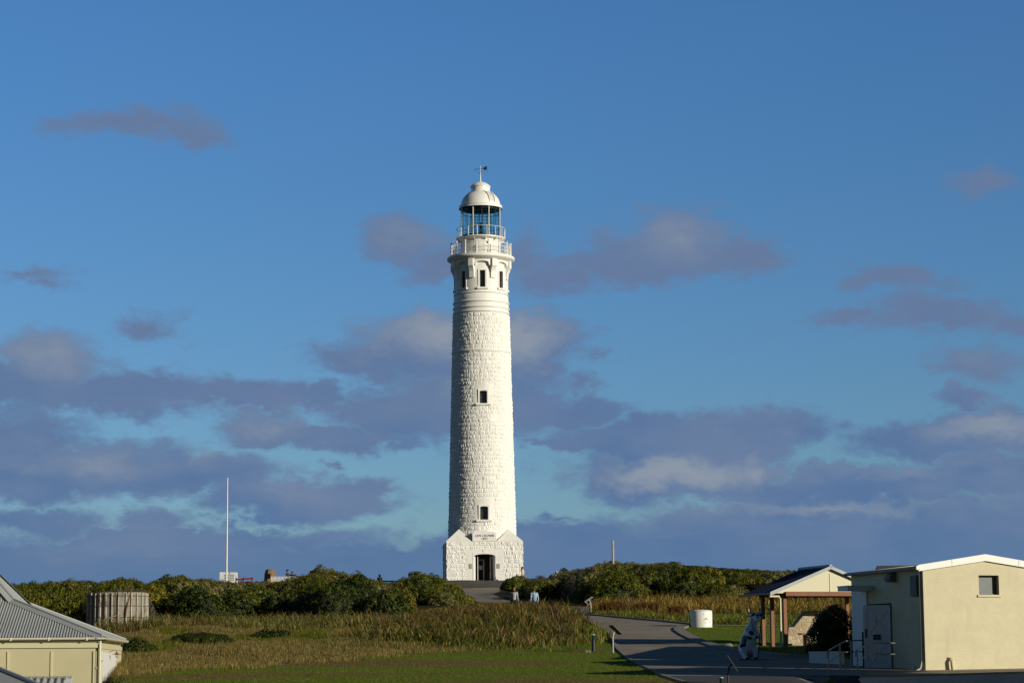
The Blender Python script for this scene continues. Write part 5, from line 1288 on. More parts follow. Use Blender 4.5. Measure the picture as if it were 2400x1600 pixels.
# ---- bushes that stand out one by one: (px, py of foot, width px, top py, distance or None, kind, name, label)
NAMED = [
 (756,1366,92,1327,203,'grey','rounded_bush','pale rounded cushion bush topping the crest just right of the picket fence'),
 (984,1372,78,1338,203,'grey','rounded_bush','grey-green cushion bush on the crest left of the lighthouse door side'),
 (1022,1392,60,1352,193,'grey','rounded_bush','grey-green bush against the lower left corner of the lighthouse base'),
 (1066,1420,48,1369,176,'grey','rounded_bush','round grey-green bush at the left edge of the paved apron before the lighthouse'),
 (1036,1408,40,1372,182,'dead','dead_bush','grey leafless bush squeezed behind the round bush left of the paved apron'),
 (1214,1415,80,1348,188,'green','dense_bush','dense bush right of the paved apron that hides the lower right corner of the lighthouse'),
 (1268,1376,52,1350,205,'dead','dead_bush','grey brown leafless bush on the crest right of the woman by the lighthouse'),
 (1322,1366,26,1329,200,'dark','pointed_bush','small pointed dark green bush on the crest beside the visitor in the pink hat'),
 (1430,1368,90,1315,200,'grey','rounded_bush','cushion bush on the highest point of the right crest below the wooden post'),
 (1545,1362,80,1318,203,'grey','rounded_bush','grey-green cushion bush on the right crest, well right of the wooden post'),
 (1350,1400,80,1356,182,'grey','rounded_bush','broad pale cushion bush on the slope above the white lectern sign'),
 (1470,1402,74,1352,178,'grey','rounded_bush','pale cushion bush halfway up the right slope below the wooden post'),
 (1590,1405,70,1360,172,'grey','rounded_bush','silvery cushion bush low on the right slope above the orange reeds'),
 (1755,1412,130,1349,165,'olive','feathery_bush','big bright olive green feathery bush on the slope left of the picnic shelter'),
 (1650,1418,110,1372,160,'green','spreading_bush','spreading mid green bush above the reeds and left of the picnic shelter'),
 (325,1534,92,1494,None,'dark','low_bush','low dense dark green bush at the right end wall of the cream house'),
 (1948,1528,118,1419,86.5,'dark','dense_bush','big dark bush between the stone wall of the shelter and the brick shed'),
 (562,1455,124,1396,138,'olive','domed_bush','smooth domed olive bush at the front of the left scrub below the notice board'),
 (418,1442,90,1392,141,'dark','dense_bush','dark green bush right behind the concrete tank'),
 (384,1446,86,1414,133,'yellow','yellow_bush','low yellow green bush beside the concrete tank'),
 (700,1468,96,1418,131,'dark','dense_bush','dark bush in the hollow at the front of the left scrub'),
 (770,1470,120,1402,134,'green','dense_bush','deep green bush at the front of the left scrub above the tall sedges'),
 (868,1466,120,1402,136,'green','dense_bush','leafy green bush next to the brown twiggy one at the front of the scrub'),
 (835,1462,66,1434,128,'dead','dead_bush','brown leafless bush before the deep green bushes and behind the sedges'),
 (872,1424,62,1397,150,'grey','rounded_bush','small silver grey bush in the middle of the big feathery mound'),
 (780,1420,150,1348,172,'olive','feathery_mound','big feathery olive mound below the cushion bush and picket fence'),
 (845,1424,130,1352,168,'olive','feathery_mound','long feathery olive mound sloping down towards the lighthouse'),
 (958,1420,120,1376,172,'olive','feathery_bush','low bright olive bush below the dark rail fence, left of the lighthouse'),
 (282,1392,66,1355,180,'grey','rounded_bush','grey-green bush on the skyline above the concrete tank'),
 (168,1398,100,1361,176,'olive','feathery_bush','olive bush on the skyline between the house roof and the concrete tank'),
 (412,1388,70,1349,185,'grey','rounded_bush','pale bush on the skyline between the concrete tank and the flagpole'),
 (152,1436,90,1398,150,'grey','rounded_bush','dull grey-green bush just above the ridge of the house roof'),
 (178,1452,56,1412,136,'yellow','yellow_bush','yellowish bush close to the left side of the concrete tank'),
 (470,1508,150,1481,None,'dark','low_bush','low spreading bush alone in the dry meadow right of the house'),
 (640,1494,90,1478,None,'dark','low_bush','flat green bush in the dry meadow below the hollow in the scrub'),
]
taken = []
for (px, py, w, tp, D, kind, name, label) in NAMED:
    if D is None: g0 = gpt(px, py); D = g0.y + .5
    x = (px - 1200) / F * D; x = W(px, 1400, D).x; z0 = gz(x, D); rx = w / 2 / F * D; hh = W(px, tp, D).z - z0
    hh = max(.35, hh); ry = min(rx * 1.05, 2.6); big = D < 100
    v, f, mi, c = bush_arrays(rx, ry, hh / 1.02, kind, rgv, .62 if big else 1.0, 3.2 if big else 2.8)
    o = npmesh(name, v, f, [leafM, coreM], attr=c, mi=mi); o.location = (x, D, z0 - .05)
    tag(o, label, 'bush'); taken.append((x, D, max(rx, ry) * .75))

# ---- the close coastal scrub that covers the rise, left and right
def scrub(name, label, xr, yr, want):
    pts = []; parts = []; tries = 0
    while len(pts) < want and tries < want * 60:
        tries += 1; y = rgv.uniform(*yr); x = rgv.uniform(*xr)
        px = 1200 + F * x / y
        if px < -250 or px > 2560: continue
        r = rgv.uniform(.9, 1.9)
        if any((x - a) ** 2 + (y - b) ** 2 < (.62 * (r + q)) ** 2 for a, b, q in pts): continue
        if any((x - a) ** 2 + (y - b) ** 2 < (q * .8) ** 2 for a, b, q in taken): continue
        if near_road(x, y, 1.2) or math.hypot(x - LB.x, y - LB.y) < 6.5: continue
        if abs(x) < 8 and 188 < y and abs(x - LB.x) < 5.0: continue
        py_g = 1200
        if not scrub_ok(x, y): continue
        al = top_allow(x, y); h = min(rgv.uniform(.7, 1.5) * r, al * rgv.uniform(.88, 1.0))
        if 612 < px < 708 and 136 < y < 178: h *= .30
        if h < .28: continue
        n_ = float(fbm(np.array([x + 100.]), np.array([y * .7]), 9, 91)[0]) + rgv.normal(0, .10); right = x > 0; n_ -= .12 if (not right and y < 146) else 0
        kd = ('grey' if n_ > (.40 if right else .57) else 'olive' if n_ > (.36 if right else .38) else 'green' if n_ > .29 else 'dark')
        if rgv.random() < .06: kd = 'dead'
        if rgv.random() < .05: kd = 'yellow'
        pts.append((x, y, r)); v, f, mi, c = bush_arrays(r * rgv.uniform(.9, 1.2), r, h, kd, rgv, 1.12, 2.3)
        parts.append((v + np.array([x, y, gz(x, y) - .04]), f, mi, c))
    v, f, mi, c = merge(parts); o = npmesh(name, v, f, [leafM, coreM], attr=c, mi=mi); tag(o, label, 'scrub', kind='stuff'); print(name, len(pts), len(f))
def scrub_ok(x, y):
    px = 1200 + F * x / y
    if x < 0: return y > 125 + 3 * math.sin(px * .02) + (24 if px > 930 else 0)
    return y > 155 + 3 * math.sin(px * .03) - (12 if px > 1880 else 0)
scrub('coastal_scrub', 'dense olive and grey coastal scrub covering the rise left of the lighthouse', (-50, -3.6), (121, 214), 330)
scrub('coastal_scrub', 'dense grey-green coastal scrub covering the hill right of the lighthouse', (1.6, 50), (150, 216), 310)

# ---- grasses
def blades(x, y, h, w, lean, pal, rg, z=None, seg3=True):
    """tapered, bent blades rooted at x, y"""
    n = len(x); z = ground(x, y) - .02 if z is None else z
    az = rg.uniform(0, 2 * PI, n); l = rg.uniform(.15, 1, n) * lean; fa = rg.uniform(0, PI, n)
    B = np.stack([x, y, z], -1); wv = np.stack([np.cos(fa), np.sin(fa), np.zeros(n)], -1) * (w * rg.uniform(.6, 1.3, n))[:, None] * .5
    d = np.stack([np.cos(az), np.sin(az), np.zeros(n)], -1)
    mid = B + d * (l * h * .35)[:, None] + np.stack([np.zeros(n), np.zeros(n), h * .62], -1)
    tip = B + d * (l * h)[:, None] + np.stack([np.zeros(n), np.zeros(n), h * (1 - .35 * l)], -1)
    c = np.array(pal)[rg.integers(0, len(pal), n)] * rg.uniform(.8, 1.2, (n, 1))
    if seg3:
        V = np.stack([B - wv, B + wv, mid - wv * .7, mid + wv * .7, tip], 1).reshape(-1, 3); o = np.arange(n)[:, None] * 5
        Fc = np.concatenate([o + np.array([[0, 1, 3]]), o + np.array([[0, 3, 2]]), o + np.array([[2, 3, 4]])], 1).reshape(-1, 3); k = 5
    else:
        V = np.stack([B - wv, B + wv, tip], 1).reshape(-1, 3); Fc = np.arange(n * 3).reshape(-1, 3); k = 3
    return V, Fc, np.zeros(len(Fc), int), np.repeat(c, k, 0)
def scatter(n, xr, yr, test, rg):
    x = rg.uniform(*xr, n); y = rg.uniform(*yr, n); k = test(x, y); return x[k], y[k]
def gpoly(pts): return [tuple(gpt(*p)[:2]) for p in pts]
SED = [(-5.8, 99), (-4.2, 96.5), (-2.4, 95), (-.6, 93.5), (1.0, 94), (2.2, 96.5), (2.9, 99), (3.3, 103), (3.2, 110), (3.35, 118), (3.5, 126), (3.0, 133), (1.8, 140), (.2, 150), (-1.2, 162), (-3.5, 176), (-6, 168), (-6.2, 150), (-7.2, 136), (-7.2, 122), (-6.6, 108)]
SEDTOP = np.array([(860, 1446), (900, 1440), (960, 1426), (1040, 1418), (1090, 1409), (1170, 1406), (1200, 1401), (1290, 1393), (1335, 1402), (1352, 1425), (1362, 1450)], float)
def sed_cap(x, y):
    px = 1200 + F * x / y; py = np.interp(px, SEDTOP[:, 0], SEDTOP[:, 1])
    return np.array([W(a, b, c).z for a, b, c in zip(px, py, y)]) - ground(x, y)
def tuft(n_t, per, xr, yr, test, hr, w, lean, pal, rg, spread=.28, cap=None):
    x, y = scatter(n_t, xr, yr, test, rg)
    if cap is not None: cp = cap(x, y); k_ = cp > .2; x, y, cp = x[k_], y[k_], cp[k_]
    n = len(x); th_ = rg.uniform(hr[0], hr[1], n)
    x2 = np.repeat(x, per) + rg.normal(0, spread, n * per); y2 = np.repeat(y, per) + rg.normal(0, spread, n * per)
    pi = np.clip((fbm(x, y, 1.6, 401) * 1.9 - .45) * len(pal) + rg.normal(0, 1.1, n), 0, len(pal) - .01).astype(int); th_ = th_ * (.55 + .9 * fbm(x, y, 2.4, 301)); th_ = th_ if cap is None else np.minimum(th_ * (.45 + .55 * sstep(92, 104, y)), cp * rg.uniform(.7, 1.1, n)); h2 = np.repeat(th_, per) * rg.uniform(.45, 1.15, n * per)
    V, Fc, mi, c = blades(x2, y2, h2, w, lean, [pal[0]], rg)
    c = np.repeat(np.repeat(np.array(pal)[pi] * rg.uniform(.75, 1.25, (n, 1)), per, 0), 5, 0) * np.repeat(rg.uniform(.40, 1.5, (n * per, 1)), 5, 0)
    return V, Fc, mi, c
rs = np.random.default_rng(5)
SP = [(.135, .085, 0.0168), (.170, .100, 0.0216), (.090, .088, 0.0096), (.070, .080, 0.0072), (.185, .125, 0.0300), (.110, .098, 0.0108), (.150, .070, 0.0168), (.22, .17, 0.0480), (.10, .065, 0.0240)]
sed_green = [(.074, .115, 0.0064), (.108, .135, 0.0088), (.135, .142, 0.0108), (.176, .162, 0.0216)]
T1 = lambda x, y: inpoly(x + rs.normal(0, .45, len(x)), y + rs.normal(0, 1.3, len(x)), SED) & ~inpoly(x, y, road_xy)
front = lambda x, y: inpoly(x + rs.normal(0, .6, len(x)), y + rs.normal(0, 2.0, len(x)), SED) & (y < 106) & ~inpoly(x, y, road_xy)
parts = [tuft(4600, 10, (-8, 4), (92, 178), T1, (.75, 1.5), .050, 1.5, SP, rs, .28, sed_cap), tuft(2600, 12, (-8, 4), (89, 108), front, (.4, .9), .038, 1.2, sed_green, rs, .28, sed_cap)]
v, f, mi, c = merge(parts); tag(npmesh('sedge_tussocks', v, f, bladeM, attr=c), 'tall tangled brown and green sedge on the mound left of the road', 'sedge', kind='stuff')
RD = lambda x, y: (np.abs(y - (118.5 + 1.5 * np.sin(x * .7))) < 5.5 + .5 * np.sin(x * 1.3)) & (1200 + F * x / y > 240)
RP = [(.124, .124, 0.0174), (.163, .143, 0.0276), (.091, .104, 0.0126), (.195, .156, 0.0432), (.143, .098, 0.0234)]
v, f, mi, c = merge([tuft(3400, 10, (-27, -5), (110, 128), RD, (.35, .85), .036, 1.1, RP, rs)])
tag(npmesh('reed_grass', v, f, bladeM, attr=c), 'band of pale and olive reeds between the left scrub and the dry meadow', 'reeds', kind='stuff')
RR = gpoly([(1400, 1428), (1490, 1421), (1600, 1424), (1700, 1430), (1880, 1440), (1900, 1464), (1780, 1463), (1660, 1452), (1560, 1446), (1440, 1436)])
ORP = [(.240, .137, 0.0216), (.260, .169, 0.0276), (.195, .150, 0.0234), (.208, .104, 0.0204), (.137, .130, 0.0174), (.286, .208, 0.0468)]
T3 = lambda x, y: inpoly(x, y, RR)
rx_ = [p[0] for p in RR]; ry_ = [p[1] for p in RR]
v, f, mi, c = merge([tuft(int(3900), 10, (3.5, 24), (min(ry_), 160), lambda x, y: (y > 138 - .95 * np.clip(x - 10, 0, 20)) & (y < 158) & (x > 5.2) & ~inpoly(x, y, road_xy), (.40, 1.0), .042, 1.4, ORP, rs)])
tag(npmesh('reed_grass', v, f, bladeM, attr=c), 'golden orange reeds at the foot of the scrub right of the road', 'reeds', kind='stuff')
# verge of soft tufted grass above the far kerb, rusty low plants in it
VP = [(.125, .135, 0.0110), (.165, .155, 0.0175), (.20, .17, 0.0275), (.09, .11, 0.0075)]
kx_ = np.array([gpt(*p)[:2] for p in ((1352, 1438), (1430, 1445), (1532, 1454), (1618, 1462), (1700, 1463), (1850, 1465))])
def verge(x, y): k = np.interp(x, kx_[:, 0], kx_[:, 1]); return (y > k + .25) & (y < k + 9 - .25 * np.clip(x - 6, 0, 30)) & (x > 4.6)
v, f, mi, c = merge([tuft(6500, 11, (4, 22), (108, 160), verge, (.25, .60), .032, 1.1, VP, rs, .2)])
tag(npmesh('verge_grass', v, f, bladeM, attr=c), 'soft green and straw coloured grass tufts along the far kerb of the road', 'grass', kind='stuff')
HP = [(.18, .085, .020), (.21, .105, .026), (.14, .070, .020)]
def rust_clump(px, py, wpx, hpx, label):
    g = gpt(px, py); D = g.y + 1; r = wpx / 2 / F * D; n = 1600
    x = rs.normal(0, r * .5, n); y = rs.normal(0, r * .4, n); V, Fc, mi, c = blades(x + g.x, y + D, rs.uniform(.6, 1.15, n) * hpx / F * D, .035, .7, HP, rs)
    o = npmesh('rusty_shrub', V - np.array([g.x, D, g.z]), Fc, bladeM, attr=c); o.location = (g.x, D, g.z); tag(o, label, 'shrub')
rust_clump(1440, 1440, 62, 36, 'rusty red-brown low shrub right behind the white lectern sign')
rust_clump(1520, 1440, 50, 34, 'rusty orange shrub in the middle of the verge above the road')
rust_clump(1588, 1443, 28, 26, 'small rusty shrub between the larger rusty one and the white tank')
# dry meadow
MP = [(.215, .158, 0.0449), (.25, .188, 0.0571), (.185, .142, 0.0354), (.155, .132, 0.0231), (.285, .22, 0.0748), (.165, .105, 0.0286)]
MG = [(.13, .13, 0.0080), (.155, .14, 0.0104), (.10, .115, 0.0064)]
def md(x, y): return (meadow_mask(x, y) > rs.random(len(x)) * .9 + .05) & (y < 121) & (1200 + F * x / y > 250) & ~inpoly(x, y, SED)
x, y = scatter(330000, (-17.5, 3), (70, 128), md, rs)
gm = fbm(x, y, 3.2, 61); g_ = gm > .56; hh_ = (.08 + .42 * fbm(x, y, 1.1, 71) ** 2) * rs.uniform(.6, 1.3, len(x))
v, f, mi, c = merge([blades(x[~g_], y[~g_], hh_[~g_], .018, .9, MP, rs), blades(x[g_], y[g_], hh_[g_] * .9, .018, .9, MG, rs)])
tag(npmesh('dry_grass', v, f, bladeM, attr=c), 'dry straw coloured meadow grass between the house and the sedge mound', 'grass', kind='stuff')
# mown lawn
LP = [(.090, .145, .003), (.120, .165, .004), (.150, .172, .006), (.074, .122, .003), (.19, .18, .02)]
LB_ = [(.168, .119, 0.0300), (.147, .098, 0.0252), (.196, .147, 0.0420)]
def lw(x, y): return (~inpoly(x, y, road_xy)) & (meadow_mask(x, y) < .6) & (1200 + F * x / y > 200) & ~inpoly(x, y, SED) & ((x < 8.5) | (y > 76))
x, y = scatter(420000, (-14, 19), (60, 118), lw, rs)
k = (x > 4) & (y < 84) & (x > 4 + (y - 60) * .1); 
br_ = (fbm(x * .5, y, 3.2, 31) > .585) & (x < 5) & (rs.random(len(x)) < .75)
hl_ = rs.uniform(.035, .085, len(x))
v, f, mi, c = merge([blades(x[~br_], y[~br_], hl_[~br_], .016, .8, LP, rs, None, False), blades(x[br_], y[br_], hl_[br_] * .8, .016, .9, LB_, rs, None, False)])
tag(npmesh('lawn_grass', v, f, bladeM, attr=c), 'short mown green lawn with worn brown patches either side of the road', 'grass', kind='stuff')
# ================================================================ people and the cow statue
def skin_mesh(joints, edges, root, voxel=.02, smooth=4):
    """joints: name -> ((x,y,z), radius); one continuous surface: tapered limbs fused together and smoothed"""
    m = MB()
    for n, (p, r) in joints.items():
        r = r if not isinstance(r, tuple) else (r[0] + r[1]) / 2; m.sphere(p, r, 14, 9)
    for a, b in edges:
        ra, rb = [r if not isinstance(r, tuple) else (r[0] + r[1]) / 2 for r in (joints[a][1], joints[b][1])]
        m.tube([joints[a][0], joints[b][0]], [ra, rb], 14)
    o = m.build('tmp', [])
    md = o.modifiers.new('r', 'REMESH'); md.mode = 'VOXEL'; md.voxel_size = voxel
    sm = o.modifiers.new('s', 'SMOOTH'); sm.iterations = smooth; sm.factor = .5
    dg = bpy.context.evaluated_depsgraph_get(); dg.update(); m2 = bpy.data.meshes.new_from_object(o.evaluated_get(dg))
    v = [tuple(p.co) for p in m2.vertices]; f = [tuple(p.vertices) for p in m2.polygons]
    me = o.data; bpy.data.objects.remove(o); bpy.data.meshes.remove(me); bpy.data.meshes.remove(m2); return v, f

def cloth(name, c): return mat('cloth_' + name, c, .85, .15, 6)
skin_m = mat('skin_tone', (.42, .22, .14), .55, .08, 5)
def person(label, loc, face, H, shirt, pants, hair, hairlen=0.0, hat=None, armL=None, armR=None, hood=False, bend=0.0, stride=.06):
    """standing figure; faces -y before turning by `face`; arms: (elbow, hand) offsets from the shoulder in units of height"""
    t = thing('person', label, 'person', loc, face); k = H / 1.75
    J = {}; b = bend
    def P(x, y, z): return (x * k, (y - b * max(0, z - .9)) * k, z * k)
    J['pelvis'] = (P(0, 0, .95), .13 * k); J['waist'] = (P(0, 0, 1.10), .12 * k); J['chest'] = (P(0, .01, 1.30), .145 * k); J['neck0'] = (P(0, .01, 1.46), .062 * k)
    J['neck'] = (P(0, 0, 1.52), .055 * k); J['head'] = (P(0, -.01, 1.62), .088 * k); J['crown'] = (P(0, 0, 1.70), .070 * k)
    J['nose'] = (P(0, -.095, 1.60), .020 * k)
    E = [('pelvis', 'waist'), ('waist', 'chest'), ('chest', 'neck0'), ('neck0', 'neck'), ('neck', 'head'), ('head', 'crown'), ('head', 'nose')]
    hands = []
    for s, n, arm in ((-1, 'l', armL), (1, 'r', armR)):
        sh = Vector((s * .19, .01, 1.42)); el, ha = arm if arm else ((s * .05, .02, -.29), (s * .06, -.05, -.54))
        J['sh' + n] = (P(*sh), .058 * k); J['el' + n] = (P(*(sh + Vector(el))), .043 * k); J['wr' + n] = (P(*(sh + Vector(ha))), .028 * k)
        d = (Vector(ha) - Vector(el)).normalized(); J['pa' + n] = (P(*(sh + Vector(ha) + d * .07)), (.038 * k, .020 * k))
        E += [('chest', 'sh' + n), ('sh' + n, 'el' + n), ('el' + n, 'wr' + n), ('wr' + n, 'pa' + n)]
        hands.append((sh + Vector(ha) + d * .09, d, s))
        J['hi' + n] = (P(s * .10, 0, .88), .095 * k); J['kn' + n] = (P(s * .11, -s * stride, .49), .060 * k); J['an' + n] = (P(s * .11, s * stride * .6, .09), .040 * k); J['to' + n] = (P(s * .13, s * stride * .6 - .16, .035), .035 * k)
        E += [('pelvis', 'hi' + n), ('hi' + n, 'kn' + n), ('kn' + n, 'an' + n), ('an' + n, 'to' + n)]
    v, f = skin_mesh(J, E, 'pelvis', .017 * k, 2)
    m = MB(); m.add(v, f)
    for p, d, s in hands:                       # five separate fingers, slightly curled
        u = Vector((0, 0, 1)).cross(d); u = u.normalized() if u.length > .1 else Vector((1, 0, 0)); w = d.cross(u)
        for q, ln in enumerate((.062, .075, .08, .072)):
            o_ = p + u * ((q - 1.5) * .020); m.tube([P(*o_), P(*(o_ + d * ln * .55 + w * .004)), P(*(o_ + d * ln * .95 + w * .022))], [.0085 * k, .008 * k, .006 * k], 5)
        o_ = p - d * .05 + u * .032 * s; m.tube([P(*o_), P(*(o_ + u * .03 * s + d * .03)), P(*(o_ + u * .03 * s + d * .065))], [.011 * k, .010 * k, .007 * k], 5)
    m.build('body', skin_m, t, smooth='all')
    # shirt over torso and upper arms
    g = 1.16; SJ = {n: (J[n][0], (J[n][1] if not isinstance(J[n][1], tuple) else J[n][1][0]) * g) for n in ('pelvis', 'waist', 'chest', 'neck0', 'shl', 'shr', 'ell', 'elr')}
    SE = [('pelvis', 'waist'), ('waist', 'chest'), ('chest', 'neck0'), ('chest', 'shl'), ('shl', 'ell'), ('chest', 'shr'), ('shr', 'elr')]
    for n in 'lr':
        a, b_ = Vector(J['el' + n][0]), Vector(J['wr' + n][0]); SJ['cu' + n] = (tuple(a.lerp(b_, .85)), .040 * k); SE.append(('el' + n, 'cu' + n))
    v, f = skin_mesh(SJ, SE, 'pelvis', .024 * k, 3); m = MB(); m.add(v, f); m.build('shirt', shirt, t, smooth='all')
    PJ = {n: (J[n][0], J[n][1] * 1.16) for n in ('pelvis', 'hil', 'hir', 'knl', 'knr', 'anl', 'anr')}; PJ['anl'] = (PJ['anl'][0], .055 * k); PJ['anr'] = (PJ['anr'][0], .055 * k)
    v, f = skin_mesh(PJ, [('pelvis', 'hil'), ('pelvis', 'hir'), ('hil', 'knl'), ('hir', 'knr'), ('knl', 'anl'), ('knr', 'anr')], 'pelvis', .024 * k, 3); m = MB(); m.add(v, f); m.build('trousers', pants, t, smooth='all')
    c = Vector(P(0, .022, 1.655))
    if hood:
        m = MB(); m.sphere(tuple(c + Vector((0, .01, -.02)) * k), .135 * k, 14, 9, (1, 1.05, 1.15)); m.build('hood', shirt, t, smooth='all')
    else:
        m = MB(); m.sphere(tuple(c), .108 * k, 14, 9, (1, 1.05, 1.0))
        if hairlen: m.tube([c + Vector((0, .05, -.03)) * k, c + Vector((0, .09, -.2)) * k, c + Vector((0, .10, -hairlen)) * k], [.095 * k, .09 * k, .04 * k], 10)
        m.build('hair', hair, t, smooth='all')
    if hat:
        m = MB(); m.lathe([(.125 * k, c.z + .02 * k), (.118 * k, c.z + .09 * k), (.06 * k, c.z + .125 * k), (.001, c.z + .13 * k)], 16, c=(c.x, c.y)); m.lathe([(.19 * k, c.z + .012 * k), (.10 * k, c.z + .035 * k), (.10 * k, c.z + .02 * k), (.19 * k, c.z + .0 * k)], 16, c=(c.x, c.y - .03 * k)); m.build('hat', hat, t, smooth='all')
    return t
def stand(px, py_head, D, H): h = W(px, py_head, D); return Vector((h.x, h.y, h.z - H * 1.0)), H
dark_hair = cloth('dark_hair', (.02, .014, .012)); brown_hair = cloth('brown_hair', (.07, .035, .02)); red_hair = cloth('auburn_hair', (.20, .075, .03))
cream = cloth('cream', (.55, .42, .30)); pink = cloth('dusty_pink', (.36, .17, .13)); white_c = cloth('white', (.72, .70, .66)); navy_c = cloth('navy', (.02, .022, .035)); black_c = cloth('black', (.012, .012, .014))
grey_c = cloth('grey_stripe', (.34, .34, .33)); denim = cloth('light_denim', (.26, .36, .44)); blue_j = cloth('blue_jeans', (.06, .08, .13))
l, H = stand(1225, 1327, 217.5, 1.66); a = person('woman with long dark hair in a cream top at the right corner of the lighthouse', l, R(75), H, cream, pink, dark_hair, .42, armR=((.03, -.10, -.26), (-.02, -.36, -.26)))
m = MB(); m.box((-.02 + .19, -.50, 1.15), (.08, .15, .012)); m.build('phone', black_panel, None); ph = bpy.data.objects[-1] if False else [o for o in COL.objects if o.name == 'phone'][0]
ph.matrix_world = Matrix.Translation(l) @ Matrix.Rotation(R(75), 4, 'Z'); tag(ph, 'dark phone held out by the woman in the cream top', 'phone')
l, H = stand(1304.5, 1338.5, 209, 1.62); person('visitor in a white shirt and pink sun hat raising a hand on the right crest', l, R(60), H, white_c, blue_j, dark_hair, .25, hat=cloth('pale_pink', (.62, .40, .36)), armR=((.06, -.16, -.20), (.03, -.36, .06)))
l, H = stand(1205, 1376, 143, 1.62); person('walker in a grey striped shirt with auburn hair seen from behind beside the dense bush', l, R(165), H, grey_c, black_c, red_hair, .10)
l, H = stand(1253, 1377.5, 143, 1.66); person('walker in a pale denim jacket leaning forward, seen from behind above the sedge mound', l, R(195), H, denim, blue_j, brown_hair, 0, bend=.22)
l, H = stand(890, 1345.5, 223, 1.66); person('person in a dark hooded coat standing in silhouette at the dark rail fence', l, R(180), H, black_c, navy_c, dark_hair, hood=True)
l, H = stand(674, 1334.5, 214, 1.70); person('visitor in a cap, dark silhouette in profile behind the picket fence', l, R(80), H, navy_c, navy_c, dark_hair, hat=navy_c, armR=((.02, -.12, -.24), (.0, -.34, -.28)))
l, H = stand(685, 1338.5, 214, 1.52); person('smaller visitor with one arm raised, dark silhouette behind the picket fence', l, R(170), H, black_c, navy_c, dark_hair, armL=((-.13, -.05, -.15), (-.22, -.08, .10)))

# ---- seated cow statue
def cow_mat():
    m = bpy.data.materials.new('painted_cow_hide'); m.use_nodes = True; T = NT(m.node_tree); p = T.n['Principled BSDF']
    tc = T.new('ShaderNodeTexCoord').outputs['Object']; w = T.vmath('ADD', tc, T.vmath('SCALE', T.vmath('SUBTRACT', T.noise(tc, 7, 3, .5, 0, True), (.5, .5, .5)), .10))
    acc = None
    for c, r in (((-.26, -.06, .72), .17), ((-.23, -.02, .54), .15), ((-.30, .10, .80), .16), ((.02, -.24, .90), .12), ((-.03, -.20, .82), .11), ((.10, -.16, 1.60), .095), ((.28, .0, 1.30), .11), ((.30, -.05, .32), .12), ((.05, .28, .85), .17), ((.26, .12, .95), .11), ((.31, -.15, 1.56), .045), ((.10, -.02, 1.10), .0)):
        v = T.math('SUBTRACT', float(r), T.vmath('DISTANCE', w, c)); acc = v if acc is None else T.math('MAXIMUM', acc, v)
    T.l.new(T.mix(T.ramp(acc, -.004, .004), (.76, .76, .74), (.018, .018, .022)), p.inputs['Base Color']); p.inputs['Roughness'].default_value = .28; return m
cm = cow_mat(); hoof_m = mat('black_hoof', (.015, .015, .017), .4); horn_m = mat('ivory_horn', (.62, .58, .50), .35); pink_m = mat('pink_udder', (.50, .27, .27), .45)
cg_ = gpt(1757, 1546.5); cow = thing('cow_statue', 'life-size black and white cow statue sitting upright, peering through a blue telescope on a pole', 'statue', cg_, R(8))
J = {'hip': ((-.04, .16, .34), (.31, .27)), 'belly': ((-.01, .10, .62), (.30, .27)), 'chest': ((.06, .02, .95), (.245, .23)), 'neck0': ((.10, -.01, 1.14), .185), 'neck1': ((.15, -.04, 1.34), .135), 'head': ((.19, -.09, 1.50), .150), 'muz': ((.225, -.25, 1.42), .108), 'nose': ((.235, -.32, 1.40), .092),
     'hl': ((-.20, .04, .40), .19), 'kl': ((-.245, -.10, .32), .125), 'sl': ((-.215, -.22, .16), .085), 'fl': ((-.19, -.36, .06), .072), 'hr': ((.15, .04, .36), .17), 'kr': ((.16, -.12, .30), .115), 'sr': ((.14, -.30, .15), .078), 'fr': ((.12, -.40, .06), .066),
     'al': ((-.09, -.08, 1.03), .10), 'el': ((-.06, -.27, .87), .072), 'wl': ((.12, -.36, .80), .050), 'ar': ((.23, -.03, 1.02), .09), 'er': ((.34, -.10, .80), .062), 'wr': ((.37, -.13, .60), .047)}
E = [('hip', 'belly'), ('belly', 'chest'), ('chest', 'neck0'), ('neck0', 'neck1'), ('neck1', 'head'), ('head', 'muz'), ('muz', 'nose'), ('hip', 'hl'), ('hl', 'kl'), ('kl', 'sl'), ('sl', 'fl'), ('hip', 'hr'), ('hr', 'kr'), ('kr', 'sr'), ('sr', 'fr'), ('chest', 'al'), ('al', 'el'), ('el', 'wl'), ('chest', 'ar'), ('ar', 'er'), ('er', 'wr')]
v, f = skin_mesh(J, E, 'belly', .018, 6); m = MB(); m.add(v, f); body = m.build('body', cm, cow, smooth='all')
for c, r in (((-.19, -.42, .05), .075), ((.12, -.42, .05), .073), ((.17, -.38, .79), .058), ((.375, -.13, .54), .060)):
    m = MB(); m.sphere(c, r, 12, 8, (1, 1.1, .9)); m.build('hoof', hoof_m, cow, smooth='all')
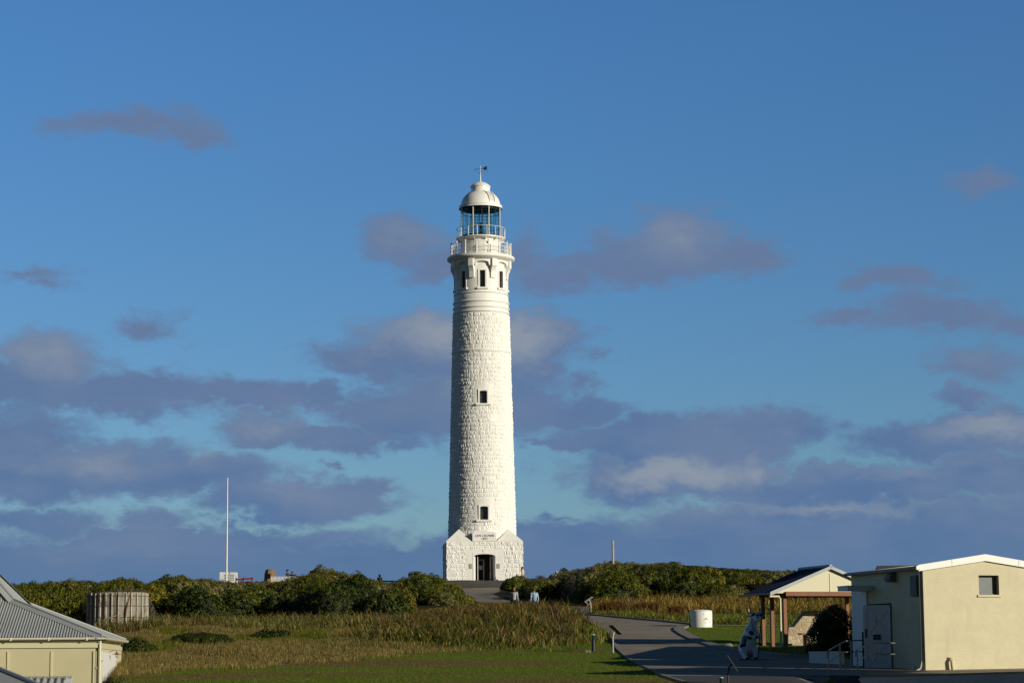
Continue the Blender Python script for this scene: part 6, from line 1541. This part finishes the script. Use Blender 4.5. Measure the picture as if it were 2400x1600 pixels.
for s, tip in ((-1, 1), (1, 1)):
    x0 = .19 + s * .075; m = MB(); m.tube([(x0, -.06, 1.61), (x0 + s * .075, -.07, 1.635), (x0 + s * .125, -.08, 1.68), (x0 + s * .135, -.09, 1.745), (x0 + s * .115, -.09, 1.78)], [.030, .027, .021, .013, .003], 10); m.build('horn', horn_m, cow, smooth='all')
    m = MB(); m.sphere((.19 + s * .205, -.05, 1.525), .085, 12, 7, (1.0, .35, .55)); m.build('ear', cm, cow, smooth='all')
    m = MB(); m.sphere((.19 + s * .062 + .012, -.175, 1.545), .020, 8, 6); m.build('eye', hoof_m, cow, smooth='all')
m = MB(); m.sphere((.238, -.365, 1.435), .055, 12, 8, (1.1, .55, .8)); m.build('nose', hoof_m, cow, smooth='all')
m = MB(); m.sphere((-.03, -.16, .27), .10, 14, 9, (1.1, .9, .85))
for x, y in ((-.08, -.28), (.02, -.28), (-.08, -.20), (.02, -.20)): m.tube([(x, y, .22), (x, y - .03, .14)], [.022, .012], 8)
m.build('udder', pink_m, cow, smooth='all')
m = MB(); m.tube([(-.05, .40, .30), (-.10, .47, .20), (-.14, .45, .07), (-.18, .36, .04)], [.035, .028, .022, .035], 8); m.build('tail', cm, cow, smooth='all')
m = MB(); m.tube([(.06, -.14, 1.53), (.05, -.19, 1.35), (.08, -.215, 1.15), (.14, -.24, .95)], .011, 6); m.build('strap', black_b, cow)
m = MB(); m.tube([(.37, -.30, 1.55), (.33, -.33, 1.1), (.19, -.39, .0), (.175, -.42, -.10)], .019, 8); m.build('pole', black_b, cow, smooth='all')
m = MB(); m.tube([(.16, -.22, 1.545), (.27, -.30, 1.555)], .030, 12); m.tube([(.27, -.30, 1.555), (.43, -.40, 1.575)], .040, 12); m.build('telescope', mat('telescope_blue', (.03, .03, .12), .35), cow, smooth='all')
m = MB(); m.box((.02, .02, -.03), (1.05, .95, .14)); m.build('plinth', black_b, cow, bevel=.015)
m = MB(); m.tube([(.40, -.14, .72), (.41, -.1, 1.02), (.36, -.06, 1.16)], .014, 6); m.build('bag_strap', black_b, cow)
